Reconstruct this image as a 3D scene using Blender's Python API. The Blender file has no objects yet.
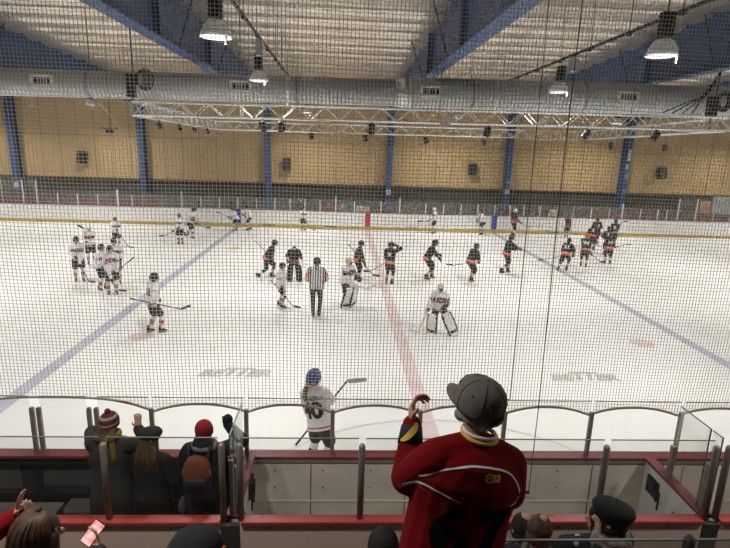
import bpy, bmesh, math, random
import numpy as np
from mathutils import Vector, Matrix, Quaternion
from mathutils.bvhtree import BVHTree
random.seed(7)
SC = bpy.context.scene
COL = SC.collection
PENDING = []
V = Vector
R = math.radians

# ------------------------------------------------------------------ materials
def mat(name, col, rough=0.6, metal=0.0, var=0.08, nscale=6.0, bump=0.0, bscale=40.0, emit=None, estr=0.0, spec=0.4):
    m = bpy.data.materials.new(name); m.use_nodes = True
    nt = m.node_tree; b = nt.nodes['Principled BSDF']
    b.inputs['Roughness'].default_value = rough
    b.inputs['Metallic'].default_value = metal
    b.inputs['Specular IOR Level'].default_value = spec
    tc = nt.nodes.new('ShaderNodeTexCoord')
    nz = nt.nodes.new('ShaderNodeTexNoise'); nz.inputs['Scale'].default_value = nscale; nz.inputs['Detail'].default_value = 4
    nt.links.new(tc.outputs['Object'], nz.inputs['Vector'])
    rp = nt.nodes.new('ShaderNodeValToRGB')
    c0 = [max(0, c * (1 - var)) for c in col]; c1 = [min(1, c * (1 + var)) for c in col]
    rp.color_ramp.elements[0].color = (*c0, 1); rp.color_ramp.elements[1].color = (*c1, 1)
    rp.color_ramp.elements[0].position = .3; rp.color_ramp.elements[1].position = .7
    nt.links.new(nz.outputs['Fac'], rp.inputs['Fac'])
    nt.links.new(rp.outputs['Color'], b.inputs['Base Color'])
    if bump > 0:
        n2 = nt.nodes.new('ShaderNodeTexNoise'); n2.inputs['Scale'].default_value = bscale; n2.inputs['Detail'].default_value = 3
        nt.links.new(tc.outputs['Object'], n2.inputs['Vector'])
        bp = nt.nodes.new('ShaderNodeBump'); bp.inputs['Strength'].default_value = bump; bp.inputs['Distance'].default_value = .02
        nt.links.new(n2.outputs['Fac'], bp.inputs['Height']); nt.links.new(bp.outputs['Normal'], b.inputs['Normal'])
    if emit:
        b.inputs['Emission Color'].default_value = (*emit, 1); b.inputs['Emission Strength'].default_value = estr
    return m

def glass(name, tint=(.94, .95, .94), gloss=.05, haze=0.0, hcol=(.6, .6, .58)):
    m = bpy.data.materials.new(name); m.use_nodes = True
    nt = m.node_tree; nt.nodes.clear()
    out = nt.nodes.new('ShaderNodeOutputMaterial')
    t = nt.nodes.new('ShaderNodeBsdfTransparent'); t.inputs['Color'].default_value = (*tint, 1)
    g = nt.nodes.new('ShaderNodeBsdfGlossy'); g.inputs['Roughness'].default_value = .05
    lw = nt.nodes.new('ShaderNodeLayerWeight'); lw.inputs['Blend'].default_value = .25
    mu = nt.nodes.new('ShaderNodeMath'); mu.operation = 'MULTIPLY_ADD'; mu.inputs[1].default_value = .28; mu.inputs[2].default_value = gloss
    nt.links.new(lw.outputs['Fresnel'], mu.inputs[0])
    mx = nt.nodes.new('ShaderNodeMixShader')
    nt.links.new(mu.outputs[0], mx.inputs['Fac']); nt.links.new(t.outputs[0], mx.inputs[1]); nt.links.new(g.outputs[0], mx.inputs[2])
    last = mx
    if haze > 0:
        d = nt.nodes.new('ShaderNodeBsdfDiffuse'); d.inputs['Color'].default_value = (*hcol, 1)
        nz = nt.nodes.new('ShaderNodeTexNoise'); nz.inputs['Scale'].default_value = 3.0
        mm = nt.nodes.new('ShaderNodeMath'); mm.operation = 'MULTIPLY'; mm.inputs[1].default_value = haze * 2
        nt.links.new(nz.outputs['Fac'], mm.inputs[0])
        m2 = nt.nodes.new('ShaderNodeMixShader')
        nt.links.new(mm.outputs[0], m2.inputs['Fac']); nt.links.new(mx.outputs[0], m2.inputs[1]); nt.links.new(d.outputs[0], m2.inputs[2])
        last = m2
    nt.links.new(last.outputs[0], out.inputs['Surface'])
    return m

def translu(name, col, k):
    m = bpy.data.materials.new(name); m.use_nodes = True
    nt = m.node_tree; nt.nodes.clear(); out = nt.nodes.new('ShaderNodeOutputMaterial')
    d = nt.nodes.new('ShaderNodeBsdfDiffuse'); t = nt.nodes.new('ShaderNodeBsdfTranslucent'); mx = nt.nodes.new('ShaderNodeMixShader'); mx.inputs['Fac'].default_value = k
    nz = nt.nodes.new('ShaderNodeTexNoise'); nz.inputs['Scale'].default_value = .7; rp = nt.nodes.new('ShaderNodeValToRGB')
    rp.color_ramp.elements[0].color = (*[c * .85 for c in col], 1); rp.color_ramp.elements[1].color = (*[min(1, c * 1.15) for c in col], 1)
    tc = nt.nodes.new('ShaderNodeTexCoord'); nt.links.new(tc.outputs['Object'], nz.inputs['Vector']); nt.links.new(nz.outputs['Fac'], rp.inputs['Fac'])
    for n in (d, t): nt.links.new(rp.outputs['Color'], n.inputs['Color'])
    nt.links.new(d.outputs[0], mx.inputs[1]); nt.links.new(t.outputs[0], mx.inputs[2]); nt.links.new(mx.outputs[0], out.inputs['Surface']); return m
def frosted(name, col, k):
    m = bpy.data.materials.new(name); m.use_nodes = True
    nt = m.node_tree; nt.nodes.clear(); out = nt.nodes.new('ShaderNodeOutputMaterial')
    t = nt.nodes.new('ShaderNodeBsdfTransparent'); t.inputs['Color'].default_value = (.8, .8, .8, 1)
    d = nt.nodes.new('ShaderNodeBsdfPrincipled'); d.inputs['Roughness'].default_value = .35
    nz = nt.nodes.new('ShaderNodeTexNoise'); nz.inputs['Scale'].default_value = 9; rp = nt.nodes.new('ShaderNodeValToRGB')
    rp.color_ramp.elements[0].color = (*[c * .8 for c in col], 1); rp.color_ramp.elements[1].color = (*[c * 1.2 for c in col], 1)
    nt.links.new(nz.outputs['Fac'], rp.inputs['Fac']); nt.links.new(rp.outputs['Color'], d.inputs['Base Color'])
    mx = nt.nodes.new('ShaderNodeMixShader'); mx.inputs['Fac'].default_value = 1 - k
    nt.links.new(t.outputs[0], mx.inputs[1]); nt.links.new(d.outputs[0], mx.inputs[2]); nt.links.new(mx.outputs[0], out.inputs['Surface']); return m
def ramp_mat(name, kind, colors, scale, rough, rot=None, bump=0.0, metal=0.0, spec=.4, dist=2.0):
    """wave / noise driven two-colour material"""
    m = bpy.data.materials.new(name); m.use_nodes = True
    nt = m.node_tree; b = nt.nodes['Principled BSDF']
    b.inputs['Roughness'].default_value = rough; b.inputs['Metallic'].default_value = metal; b.inputs['Specular IOR Level'].default_value = spec
    tc = nt.nodes.new('ShaderNodeTexCoord')
    if kind == 'wave':
        t = nt.nodes.new('ShaderNodeTexWave'); t.bands_direction = rot or 'X'; t.inputs['Distortion'].default_value = dist
    else:
        t = nt.nodes.new('ShaderNodeTexNoise'); t.inputs['Detail'].default_value = 6
    t.inputs['Scale'].default_value = scale
    nt.links.new(tc.outputs['Object'], t.inputs['Vector'])
    rp = nt.nodes.new('ShaderNodeValToRGB')
    rp.color_ramp.elements[0].color = (*colors[0], 1); rp.color_ramp.elements[1].color = (*colors[1], 1)
    rp.color_ramp.elements[0].position = .25; rp.color_ramp.elements[1].position = .75
    nt.links.new(t.outputs['Fac'], rp.inputs['Fac']); nt.links.new(rp.outputs['Color'], b.inputs['Base Color'])
    if bump:
        bp = nt.nodes.new('ShaderNodeBump'); bp.inputs['Strength'].default_value = bump; bp.inputs['Distance'].default_value = .03
        nt.links.new(t.outputs['Fac'], bp.inputs['Height']); nt.links.new(bp.outputs['Normal'], b.inputs['Normal'])
    return m

M = {}
def defmats():
    M['ice'] = ramp_mat('ice', 'noise', ((.80, .81, .81), (.88, .885, .88)), .35, .42, spec=.25)
    M['icered'] = mat('faded red ice paint', (.72, .585, .60), .45, var=.10, nscale=2)
    M['iceblue'] = mat('faded blue ice paint', (.46, .47, .58), .45, var=.10, nscale=2)
    M['icefaint'] = mat('very faded red crease paint', (.76, .68, .68), .45)
    M['icegrey'] = mat('faded grey ice lettering', (.47, .50, .50), .45, var=.12, nscale=2)
    M['icedot'] = mat('faded red dot paint', (.70, .58, .57), .45)
    M['foil'] = mat('roof insulation foil', (.70, .62, .54), .30, .72, var=.14, nscale=1.1, bump=.9, bscale=4)
    M['wallpanel'] = ramp_mat('tan wall panels', 'noise', ((.56, .385, .185), (.66, .465, .235)), .8, .6)
    M['joint'] = mat('panel joint', (.14, .10, .06), .8)
    M['lowerwall'] = mat('dark grey block wall', (.07, .073, .066), .85, var=.15, nscale=.6)
    M['blockwall'] = mat('grey painted wall', (.16, .155, .15), .85, var=.1)
    M['maroon'] = mat('maroon paint', (.14, .025, .035), .5, var=.12)
    M['bluesteel'] = mat('blue steel paint', (.036, .086, .215), .5, var=.12, nscale=1.5)
    M['peel'] = mat('bare grey primer patches', (.42, .44, .47), .7)
    M['galv'] = ramp_mat('spiral galvanised steel', 'wave', ((.38, .39, .39), (.56, .57, .57)), 2.6, .5, 'X', bump=.35, metal=.25, dist=.0)
    M['galvplain'] = mat('galvanised band', (.62, .63, .62), .4, .6)
    M['alu'] = mat('truss aluminium', (.80, .80, .78), .35, .55, var=.05)
    M['cream'] = mat('cream grille frame', (.88, .85, .76), .5)
    M['black'] = mat('black plastic', (.015, .015, .016), .5)
    M['blackmetal'] = mat('black painted metal', (.02, .02, .022), .45, .2)
    M['steel'] = mat('brushed steel', (.38, .37, .36), .4, .6)
    M['acrylic'] = frosted('lamp acrylic reflector', (.55, .55, .53), .34)
    M['lens'] = mat('lit lamp lens', (.9, .9, .88), .4, emit=(1, .97, .92), estr=1.6)
    M['white'] = mat('white plastic', (.80, .79, .77), .45, var=.04)
    M['board'] = mat('white dasher board', (.82, .82, .80), .42, var=.03, nscale=1.2)
    M['boardin'] = mat('scuffed off-white board lining', (.80, .72, .64), .55, var=.10, nscale=2.2)
    M['yellow'] = mat('yellow kick plate', (.50, .36, .06), .5)
    M['redcapfar'] = mat('dull maroon cap rail', (.20, .07, .085), .5)
    M['redcap'] = mat('dark red cap rail', (.21, .045, .052), .4, var=.12, nscale=3)
    M['redcap2'] = mat('bright red cap rail', (.42, .062, .052), .38, var=.12, nscale=3)
    M['blueboard'] = mat('blue board stripe', (.03, .07, .32), .5)
    M['redboard'] = mat('red board stripe', (.50, .03, .06), .5)
    M['postwhite'] = mat('white glass post', (.80, .80, .78), .5)
    M['postdark'] = mat('weathered aluminium post', (.30, .265, .235), .45, .35, var=.12)
    M['glass'] = glass('clear rink glass', (.95, .955, .95), .015, .006)
    M['glassdirty'] = glass('scuffed rink glass', (.92, .93, .92), .03, .06)
    M['glassedge'] = mat('glass edge', (.16, .18, .18), .4)
    M['panelpink'] = mat('faded pink-white barrier panel', (.82, .60, .50), .6, var=.06, nscale=1.5)
    M['darkpost'] = mat('dark brown barrier post', (.06, .05, .042), .6)
    M['concrete'] = mat('dark concrete', (.10, .095, .09), .85, var=.15)
    M['rubber'] = mat('black rubber matting', (.03, .03, .03), .9)
    M['net'] = translu('net cord', (.66, .63, .57), .50)
    M['rope'] = translu('net border rope', (.62, .54, .45), .25)
    M['cord'] = mat('dark cord', (.07, .065, .06), .7)
    M['seatred'] = mat('red seat plastic', (.34, .03, .03), .4)
    # people
    M['skin'] = mat('skin', (.55, .33, .24), .5, var=.06)
    M['skin2'] = mat('ruddy skin', (.46, .25, .18), .5, var=.06)
    M['jw'] = mat('white jersey cloth', (.80, .79, .84), .8, var=.03, bump=.25, bscale=14)
    M['jb'] = mat('black jersey cloth', (.018, .018, .022), .75, bump=.25, bscale=14)
    M['jr'] = mat('red jersey stripe', (.62, .045, .06), .75)
    M['jo'] = mat('orange red jersey band', (.80, .13, .085), .75)
    M['wl'] = mat('white lettering twill', (.86, .86, .86), .7)
    M['bl'] = mat('black lettering twill', (.02, .02, .026), .7)
    M['rl'] = mat('red lettering twill', (.62, .03, .05), .7)
    M['pant'] = mat('black hockey pants', (.017, .018, .018), .7)
    M['sw'] = mat('white sock knit', (.80, .79, .78), .85)
    M['sb'] = mat('black sock knit', (.018, .018, .02), .85)
    M['gold'] = mat('gold yellow stripe', (.72, .47, .07), .75)
    M['skate'] = mat('black skate boot', (.018, .018, .02), .4)
    M['holder'] = mat('white blade holder', (.75, .75, .74), .4)
    M['helb'] = mat('black helmet shell', (.02, .02, .022), .3)
    M['helw'] = mat('white helmet shell', (.82, .82, .80), .3)
    M['helblue'] = mat('blue helmet shell', (.02, .05, .26), .28)
    M['helo'] = mat('orange helmet shell', (.62, .13, .05), .35)
    M['helg'] = mat('cream goalie mask', (.62, .55, .42), .35)
    M['cage'] = mat('steel face cage', (.55, .55, .55), .35, .6)
    M['glove'] = mat('black hockey glove', (.02, .02, .022), .6)
    M['shaft'] = mat('dark composite shaft', (.055, .04, .035), .4)
    M['tape'] = mat('black stick tape', (.02, .02, .02), .8)
    M['tapew'] = mat('grey taped blade', (.52, .50, .46), .7)
    M['stickw'] = mat('white goalie stick', (.76, .74, .68), .5)
    M['hairb'] = mat('brown hair', (.060, .027, .013), .6, var=.5, nscale=22)
    M['hairl'] = mat('light brown hair', (.11, .065, .032), .5, var=.35, nscale=30, bump=.5, bscale=60)
    M['haird'] = mat('dark hair', (.014, .010, .008), .85, var=.3, nscale=30)
    M['hairg'] = mat('grey hair', (.30, .28, .25), .6, var=.2, nscale=30)
    M['coatb'] = mat('black coat cloth', (.009, .009, .010), .85, bump=.3, bscale=10)
    M['coatg'] = mat('grey coat cloth', (.034, .032, .030), .9, bump=.3, bscale=10)
    M['coatd'] = mat('dark teal coat cloth', (.010, .013, .016), .85, bump=.3, bscale=10)
    M['coatr'] = mat('dark red fleece', (.20, .02, .025), .85)
    M['coatp'] = mat('pink top cloth', (.52, .25, .26), .85)
    M['coatblue'] = mat('blue top cloth', (.07, .20, .36), .85)
    M['coatw'] = mat('white top cloth', (.75, .73, .70), .85)
    M['jeans'] = mat('dark trousers', (.02, .022, .03), .85)
    M['manred'] = mat('red fan jersey cloth', (.165, .003, .005), .9, spec=.15, var=.12, nscale=4, bump=.35, bscale=9)
    M['manblk'] = mat('black number twill', (.004, .004, .004), .9, spec=.1)
    M['navy'] = mat('navy cuff cloth', (.012, .014, .035), .8)
    M['capgrey'] = mat('grey cap cotton', (.17, .15, .135), .9, var=.10, nscale=20, bump=.15, bscale=120)
    M['capdark'] = mat('dark cap stitching', (.02, .018, .017), .9)
    M['wool'] = mat('maroon wool', (.11, .025, .035), .9, var=.15, nscale=40, bump=.5, bscale=80)
    M['woolw'] = mat('cream wool', (.34, .28, .25), .9, var=.1, nscale=40, bump=.5, bscale=80)
    M['woolr'] = mat('bright red wool', (.30, .015, .022), .9, var=.15, nscale=40, bump=.6, bscale=80)
    M['woolb'] = mat('black wool felt', (.012, .012, .014), .9, nscale=40, bump=.3, bscale=80)
    M['scarfy'] = mat('mustard scarf', (.20, .115, .02), .9)
    M['fur'] = mat('grey fur trim', (.22, .20, .17), .95, var=.3, nscale=60, bump=.8, bscale=90)
    M['packo'] = mat('orange backpack cloth', (.17, .05, .018), .7)
    M['packp'] = mat('purple backpack cloth', (.03, .02, .06), .7)
    M['eye'] = mat('dark eye', (.02, .015, .012), .2)
    M['lensg'] = glass('spectacle lens', (.9, .9, .9), .08)
    M['screen'] = ramp_mat('phone picture', 'noise', ((.8, .1, .12), (.95, .85, .75)), 28, .3)
    s = M['screen'].node_tree; b = s.nodes['Principled BSDF']
    s.links.new(s.nodes['Color Ramp'].outputs['Color'], b.inputs['Emission Color']); b.inputs['Emission Strength'].default_value = .9
    M['bagblue'] = ramp_mat('blue and white foil bag', 'noise', ((.10, .16, .42), (.75, .77, .82)), 22, .35)
    M['orangesign'] = mat('orange notice panel', (.70, .30, .12), .6)
    M['paleboard'] = mat('pale grey door sheet', (.55, .55, .53), .6)
    M['crate'] = mat('grey equipment crate', (.085, .082, .08), .7)
    M['bluewhite'] = mat('pale blue sign', (.30, .38, .55), .6)
defmats()

# ------------------------------------------------------------------ mesh builder
class MB:
    def __init__(s): s.v = []; s.f = []; s.m = []
    def add(s, vs, fs, mi=0):
        o = len(s.v); s.v += [tuple(x) for x in vs]
        for i, f in enumerate(fs):
            s.f.append(tuple(o + k for k in f)); s.m.append(mi[i] if isinstance(mi, list) else mi)
        return s
    def box(s, c, size, mi=0, rot=None, bev=0.0):
        hx, hy, hz = [k / 2 for k in size]
        c = V(c); M3 = rot or Matrix.Identity(3)
        if bev > 0:
            bm = bmesh.new(); bmesh.ops.create_cube(bm, size=1)
            for q in bm.verts: q.co = V((q.co.x * size[0], q.co.y * size[1], q.co.z * size[2]))
            bmesh.ops.bevel(bm, geom=bm.edges[:], offset=bev, segments=2, affect='EDGES', profile=.6)
            bm.verts.index_update()
            s.add([M3 @ q.co + c for q in bm.verts], [[q.index for q in f.verts] for f in bm.faces], mi); bm.free(); return s
        vs = [M3 @ V((x * hx, y * hy, z * hz)) + c for x in (-1, 1) for y in (-1, 1) for z in (-1, 1)]
        return s.add(vs, [(0, 1, 3, 2), (4, 6, 7, 5), (0, 4, 5, 1), (2, 3, 7, 6), (0, 2, 6, 4), (1, 5, 7, 3)], mi)
    def tube(s, pts, r, n=8, mi=0, cap=True, ref=None):
        """tapered tube along pts; r float or list; mi int or list per segment"""
        pts = [V(p) for p in pts]; k = len(pts)
        rs = r if isinstance(r, (list, tuple)) else [r] * k
        vs = []; fs = []; ms = []
        t0 = (pts[1] - pts[0]).normalized()
        a = V(ref) if ref else (V((0, 0, 1)) if abs(t0.z) < .9 else V((1, 0, 0)))
        x = t0.cross(a).normalized()
        for i in range(k):
            t = (pts[min(i + 1, k - 1)] - pts[max(i - 1, 0)])
            if t.length < 1e-9: t = t0
            t.normalize()
            x = (x - t * x.dot(t)); x.normalize(); y = t.cross(x)
            rr = rs[i]; rx, ry = rr if isinstance(rr, (list, tuple)) else (rr, rr)
            for j in range(n):
                an = 2 * math.pi * j / n
                vs.append(pts[i] + x * rx * math.cos(an) + y * ry * math.sin(an))
        for i in range(k - 1):
            for j in range(n):
                fs.append((i * n + j, i * n + (j + 1) % n, (i + 1) * n + (j + 1) % n, (i + 1) * n + j))
                ms.append(mi[i] if isinstance(mi, list) else mi)
        if cap:
            fs.append(tuple(range(n - 1, -1, -1))); fs.append(tuple((k - 1) * n + j for j in range(n)))
            ms += [mi[0] if isinstance(mi, list) else mi, mi[-1] if isinstance(mi, list) else mi]
        return s.add(vs, fs, ms)
    def cap(s, a, b, ra, rb, n=12, mi=0):
        """closed tapered capsule"""
        a = V(a); b = V(b); d = b - a; L = d.length
        if L < 1e-6: return s.ell(a, (ra, ra, ra))
        d.normalize(); pts = []; rs = []
        for q in (-1, -.86, -.5): pts.append(a + d * ra * q); rs.append(ra * math.sqrt(max(0.0025, 1 - q * q)))
        pts.append(a); rs.append(ra); pts.append(b); rs.append(rb)
        for q in (.5, .86, 1): pts.append(b + d * rb * q); rs.append(rb * math.sqrt(max(0.0025, 1 - q * q)))
        return s.tube(pts, rs, n, mi)
    def ell(s, c, r, rot=None, seg=14, rings=9, mi=0):
        c = V(c); M3 = rot or Matrix.Identity(3); vs = []; fs = []
        for i in range(1, rings):
            th = math.pi * i / rings
            for j in range(seg):
                an = 2 * math.pi * j / seg
                vs.append(c + M3 @ V((r[0] * math.sin(th) * math.cos(an), r[1] * math.sin(th) * math.sin(an), r[2] * math.cos(th))))
        vs.append(c + M3 @ V((0, 0, r[2]))); vs.append(c + M3 @ V((0, 0, -r[2])))
        T = len(vs) - 2; Bm = T + 1
        for i in range(rings - 2):
            for j in range(seg):
                fs.append((i * seg + j, (i + 1) * seg + j, (i + 1) * seg + (j + 1) % seg, i * seg + (j + 1) % seg))
        for j in range(seg):
            fs.append((T, j, (j + 1) % seg)); o = (rings - 2) * seg
            fs.append((Bm, o + (j + 1) % seg, o + j))
        return s.add(vs, fs, mi)
    def lathe(s, prof, n=20, mi=0, c=(0, 0, 0), rot=None, closed=False):
        c = V(c); M3 = rot or Matrix.Identity(3); vs = []; fs = []; ms = []
        k = len(prof)
        for (r, z) in prof:
            for j in range(n):
                an = 2 * math.pi * j / n; vs.append(c + M3 @ V((r * math.cos(an), r * math.sin(an), z)))
        for i in range(k - 1):
            for j in range(n):
                fs.append((i * n + j, i * n + (j + 1) % n, (i + 1) * n + (j + 1) % n, (i + 1) * n + j)); ms.append(mi[i] if isinstance(mi, list) else mi)
        return s.add(vs, fs, ms)
    def rings(s, R_, n=16, mi=0, p=2.0):
        """loft of (centre, axis_x*rx, axis_y*ry) rings, closed caps; superellipse power p"""
        vs = []; fs = []; ms = []; k = len(R_)
        for (c, ax, ay) in R_:
            c = V(c); ax = V(ax); ay = V(ay)
            for j in range(n):
                an = 2 * math.pi * j / n; ca, sa = math.cos(an), math.sin(an)
                vs.append(c + ax * math.copysign(abs(ca) ** (2 / p), ca) + ay * math.copysign(abs(sa) ** (2 / p), sa))
        for i in range(k - 1):
            for j in range(n):
                fs.append((i * n + j, i * n + (j + 1) % n, (i + 1) * n + (j + 1) % n, (i + 1) * n + j)); ms.append(mi[i] if isinstance(mi, list) else mi)
        fs.append(tuple(range(n - 1, -1, -1))); fs.append(tuple((k - 1) * n + j for j in range(n)))
        ms += [mi[0] if isinstance(mi, list) else mi, mi[-1] if isinstance(mi, list) else mi]
        return s.add(vs, fs, ms)
    def quad(s, a, b, c, d, mi=0): return s.add([a, b, c, d], [(0, 1, 2, 3)], mi)
    def mesh(s, name, mats, smooth=False):
        me = bpy.data.meshes.new(name); me.from_pydata(s.v, [], s.f)
        for m_ in mats: me.materials.append(m_)
        me.polygons.foreach_set('material_index', s.m)
        bm = bmesh.new(); bm.from_mesh(me); bmesh.ops.recalc_face_normals(bm, faces=bm.faces); bm.to_mesh(me); bm.free()
        if smooth: me.polygons.foreach_set('use_smooth', [True] * len(me.polygons))
        me.update(); return me
    def build(s, name, mats, parent=None, smooth=False):
        if not isinstance(mats, (list, tuple)): mats = [mats]
        return obj(name, s.mesh(name, mats, smooth), parent)

def obj(name, data, parent=None):
    o = bpy.data.objects.new(name, data); PENDING.append(o)
    if parent: o.parent = parent
    return o
def thing(name, label, cat, loc=(0, 0, 0), rz=0.0, group=None, scale=1.0):
    o = bpy.data.objects.new(name, None); PENDING.append(o); o.empty_display_size = .1
    o.location = loc; o.rotation_euler = (0, 0, rz); o.scale = (scale,) * 3
    return tag(o, label, cat, group)
def tag(o, label, cat, group=None):
    o['label'] = label; o['category'] = cat
    if group: o['group'] = group
    return o
def struct(o): o['kind'] = 'structure'; return o

def evalmesh(o):
    COL.objects.link(o); bpy.context.view_layer.update()
    dg = bpy.context.evaluated_depsgraph_get()
    me = bpy.data.meshes.new_from_object(o.evaluated_get(dg))
    COL.objects.unlink(o); return me
def fuse(mb, name, mats, parent, vox, smooth=3, paint=None, loc=None):
    """union of the closed shells in mb as one continuous smooth surface"""
    if not isinstance(mats, (list, tuple)): mats = [mats]
    me0 = mb.mesh(name, []); o = bpy.data.objects.new('tmp', me0)
    r = o.modifiers.new('r', 'REMESH'); r.mode = 'VOXEL'; r.voxel_size = vox
    if smooth:
        q = o.modifiers.new('s', 'SMOOTH'); q.iterations = smooth; q.factor = .5
    me = evalmesh(o); bpy.data.objects.remove(o); bpy.data.meshes.remove(me0)
    me.name = name; me.materials.clear()
    for m_ in mats: me.materials.append(m_)
    n = len(me.polygons); me.polygons.foreach_set('use_smooth', [True] * n)
    idx = np.zeros(n, dtype=np.int32)
    if paint:
        c = np.empty(n * 3); me.polygons.foreach_get('center', c); idx = np.asarray(paint(c.reshape(-1, 3)), dtype=np.int32)
    me.polygons.foreach_set('material_index', idx); me.update()
    if parent is None and name.startswith('_'): return me
    return obj(name, me, parent)

_txt = {}
def textmesh(s, size=1.0, shear=0.0, sub=2, spacing=1.0, bold=.0):
    k = (s, size, shear, sub, spacing, bold)
    if k in _txt: return _txt[k]
    cu = bpy.data.curves.new('t', 'FONT'); cu.body = s; cu.size = size; cu.shear = shear; cu.align_x = 'CENTER'; cu.align_y = 'CENTER'
    cu.space_character = spacing; cu.offset = bold; cu.resolution_u = 3
    o = bpy.data.objects.new('t', cu); me = evalmesh(o); bpy.data.objects.remove(o)
    bm = bmesh.new(); bm.from_mesh(me); bmesh.ops.triangulate(bm, faces=bm.faces)
    for _ in range(sub):
        es = [e for e in bm.edges if e.calc_length() > size * .12]
        if es: bmesh.ops.subdivide_edges(bm, edges=es, cuts=1); bmesh.ops.triangulate(bm, faces=bm.faces)
    bm.verts.index_update()
    r = ([v.co.copy() for v in bm.verts], [[v.index for v in f.verts] for f in bm.faces]); bm.free(); _txt[k] = r; return r

def bvh_of(me):
    return BVHTree.FromPolygons([v.co for v in me.vertices], [tuple(p.vertices) for p in me.polygons])
def snap(name, vs, fs, m, parent, me, org, right, up, out, off=.006, bvh=None):
    """lay a flat outline (vs 2-D) onto a cloth surface by casting rays against it"""
    bvh = bvh or bvh_of(me); nv = []; last = None
    for p in vs:
        o = V(org) + V(right) * p[0] + V(up) * p[1] + V(out) * .6
        h = bvh.ray_cast(o, -V(out))
        if h[0] is not None: last = h[0] + V(out) * off; nv.append(last)
        else: nv.append(last if last is not None else V(org))
    mb = MB(); mb.add(nv, fs); return mb.build(name, m, parent, True)
def ribbon(pts, w, n=1):
    """2-D polyline -> strip verts/faces"""
    pts = [V((p[0], p[1])) for p in pts]; vs = []; fs = []
    for i, p in enumerate(pts):
        t = (pts[min(i + 1, len(pts) - 1)] - pts[max(i - 1, 0)]).normalized(); nn = V((-t.y, t.x))
        ww = w[i] if isinstance(w, (list, tuple)) else w
        for q in (-.5, 0, .5): vs.append((p.x + nn.x * ww * q, p.y + nn.y * ww * q, 0))
    for i in range(len(pts) - 1):
        for q in (0, 1): fs.append((3 * i + q, 3 * i + q + 1, 3 * i + 4 + q, 3 * i + 3 + q))
    return vs, fs
def bez(ps, n=20):
    """Catmull-Rom through ps"""
    ps = [V(p) for p in ps]; P = [ps[0] * 2 - ps[1]] + ps + [ps[-1] * 2 - ps[-2]]; out = []
    for i in range(1, len(P) - 2):
        for k in range(n):
            t = k / n; a, b, c, d = P[i - 1], P[i], P[i + 1], P[i + 2]
            out.append(.5 * ((2 * b) + (c - a) * t + (2 * a - 5 * b + 4 * c - d) * t * t + (3 * b - a - 3 * c + d) * t ** 3))
    out.append(ps[-1]); return out
ORD = ['leftmost', 'second', 'third', 'fourth', 'fifth', 'sixth', 'seventh', 'eighth', 'ninth', 'tenth', 'eleventh', 'twelfth', 'thirteenth', 'fourteenth']
LAMP = 238.0
STANDS = 0.58
EXPOSURE = 0.0
NETR = 0.0036
# ================================================================== SETTING
W = 25.9
XW = 33.0
def roofz(y): return 8.28 + .036 * (28.5 - y) if y > 8 else 9.018 - .036 * (8 - y)

# --- ice sheet with its painted markings
ice = struct(MB().quad((-30.6, -.05, 0), (30.6, -.05, 0), (30.6, W + .05, 0), (-30.6, W + .05, 0)).build('floor', M['ice']))
def marking(name, mb, m, z=.004): return struct(mb.build(name, m, ice))
def flat(x0, x1, y0, y1, z=.004): return MB().quad((x0, y0, z), (x1, y0, z), (x1, y1, z), (x0, y1, z))
marking('red_line', flat(-.15, .15, 0, W), M['icered'])
for x in (-7.77, 7.77): marking('blue_line', flat(x - .15, x + .15, 0, W), M['iceblue'])
for x, y in ((6.45, 6.95), (-6.62, 6.9), (6.45, 18.95), (-6.62, 18.95)):
    b = MB(); b.add([(x + .3 * math.cos(a * math.pi / 16), y + .3 * math.sin(a * math.pi / 16), .004) for a in range(32)], [tuple(range(32))])
    marking('faceoff_dot', b, M['icedot'])
b = MB(); N = 48
vs = []
for i in range(N + 1):
    a = math.pi * i / N
    for rr in (3.03, 3.09): vs.append((rr * math.cos(a), rr * math.sin(a) * .9, .005))
b.add(vs, [(2 * i, 2 * i + 1, 2 * i + 3, 2 * i + 2) for i in range(N)]); marking('crease_line', b, M['icefaint'])
for x0 in (-3.87, 3.81):
    b = MB()
    for i, ch in enumerate('BETTER'):
        big = ch == 'T'
        v_, f_ = textmesh(ch, .60 if big else .46, .3, 0, 1, .024)
        off = (i - 2.5) * .25
        b.add([(x0 + off + p.x, 4.68 + (.07 if big else 0) + p.y, .005 + .0008 * i) for p in v_], f_)
    marking('ice_lettering', b, M['icegrey'])

# --- concrete floors, walls, roof
f = MB()
f.box((0, 27.25, -.05), (2 * XW, 2.6, .1)); f.box((-31.9, 13, -.05), (2.4, 28, .1)); f.box((31.9, 13, -.05), (2.4, 28, .1))
struct(f.build('floor_far_side', M['concrete']))
wf = MB(); wf.box((0, 28.62, 5.4), (2 * XW, .3, 5.9)); wallf = struct(wf.build('wall_far', M['wallpanel']))
j = MB()
k = -26
while -5.215 + 1.066 * k < XW:
    x = -5.215 + 1.066 * k; k += 1
    if x > -XW: j.box((x, 28.468, 5.35), (.022, .012, 5.7))
j.box((0, 28.468, 5.08), (2 * XW, .012, .025)); struct(j.build('panel_joint', M['joint'], wallf))
lw = MB().box((0, 28.7, 1.2), (2 * XW, .3, 2.5)); struct(lw.build('wall_far_lower', M['lowerwall']))
tr = MB().box((0, 28.42, 2.47), (2 * XW, .1, .08)); struct(tr.build('trim_1', M['joint']))
struct(MB().box((-XW - .1, 8, 4.4), (.2, 42, 9.6)).build('wall_left', M['blockwall']))
struct(MB().box((XW + .1, 8, 4.4), (.2, 42, 9.6)).build('wall_right', M['blockwall']))
struct(MB().box((0, -12.6, 4.4), (2 * XW, .2, 9.6)).build('wall_back', M['blockwall']))
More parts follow.
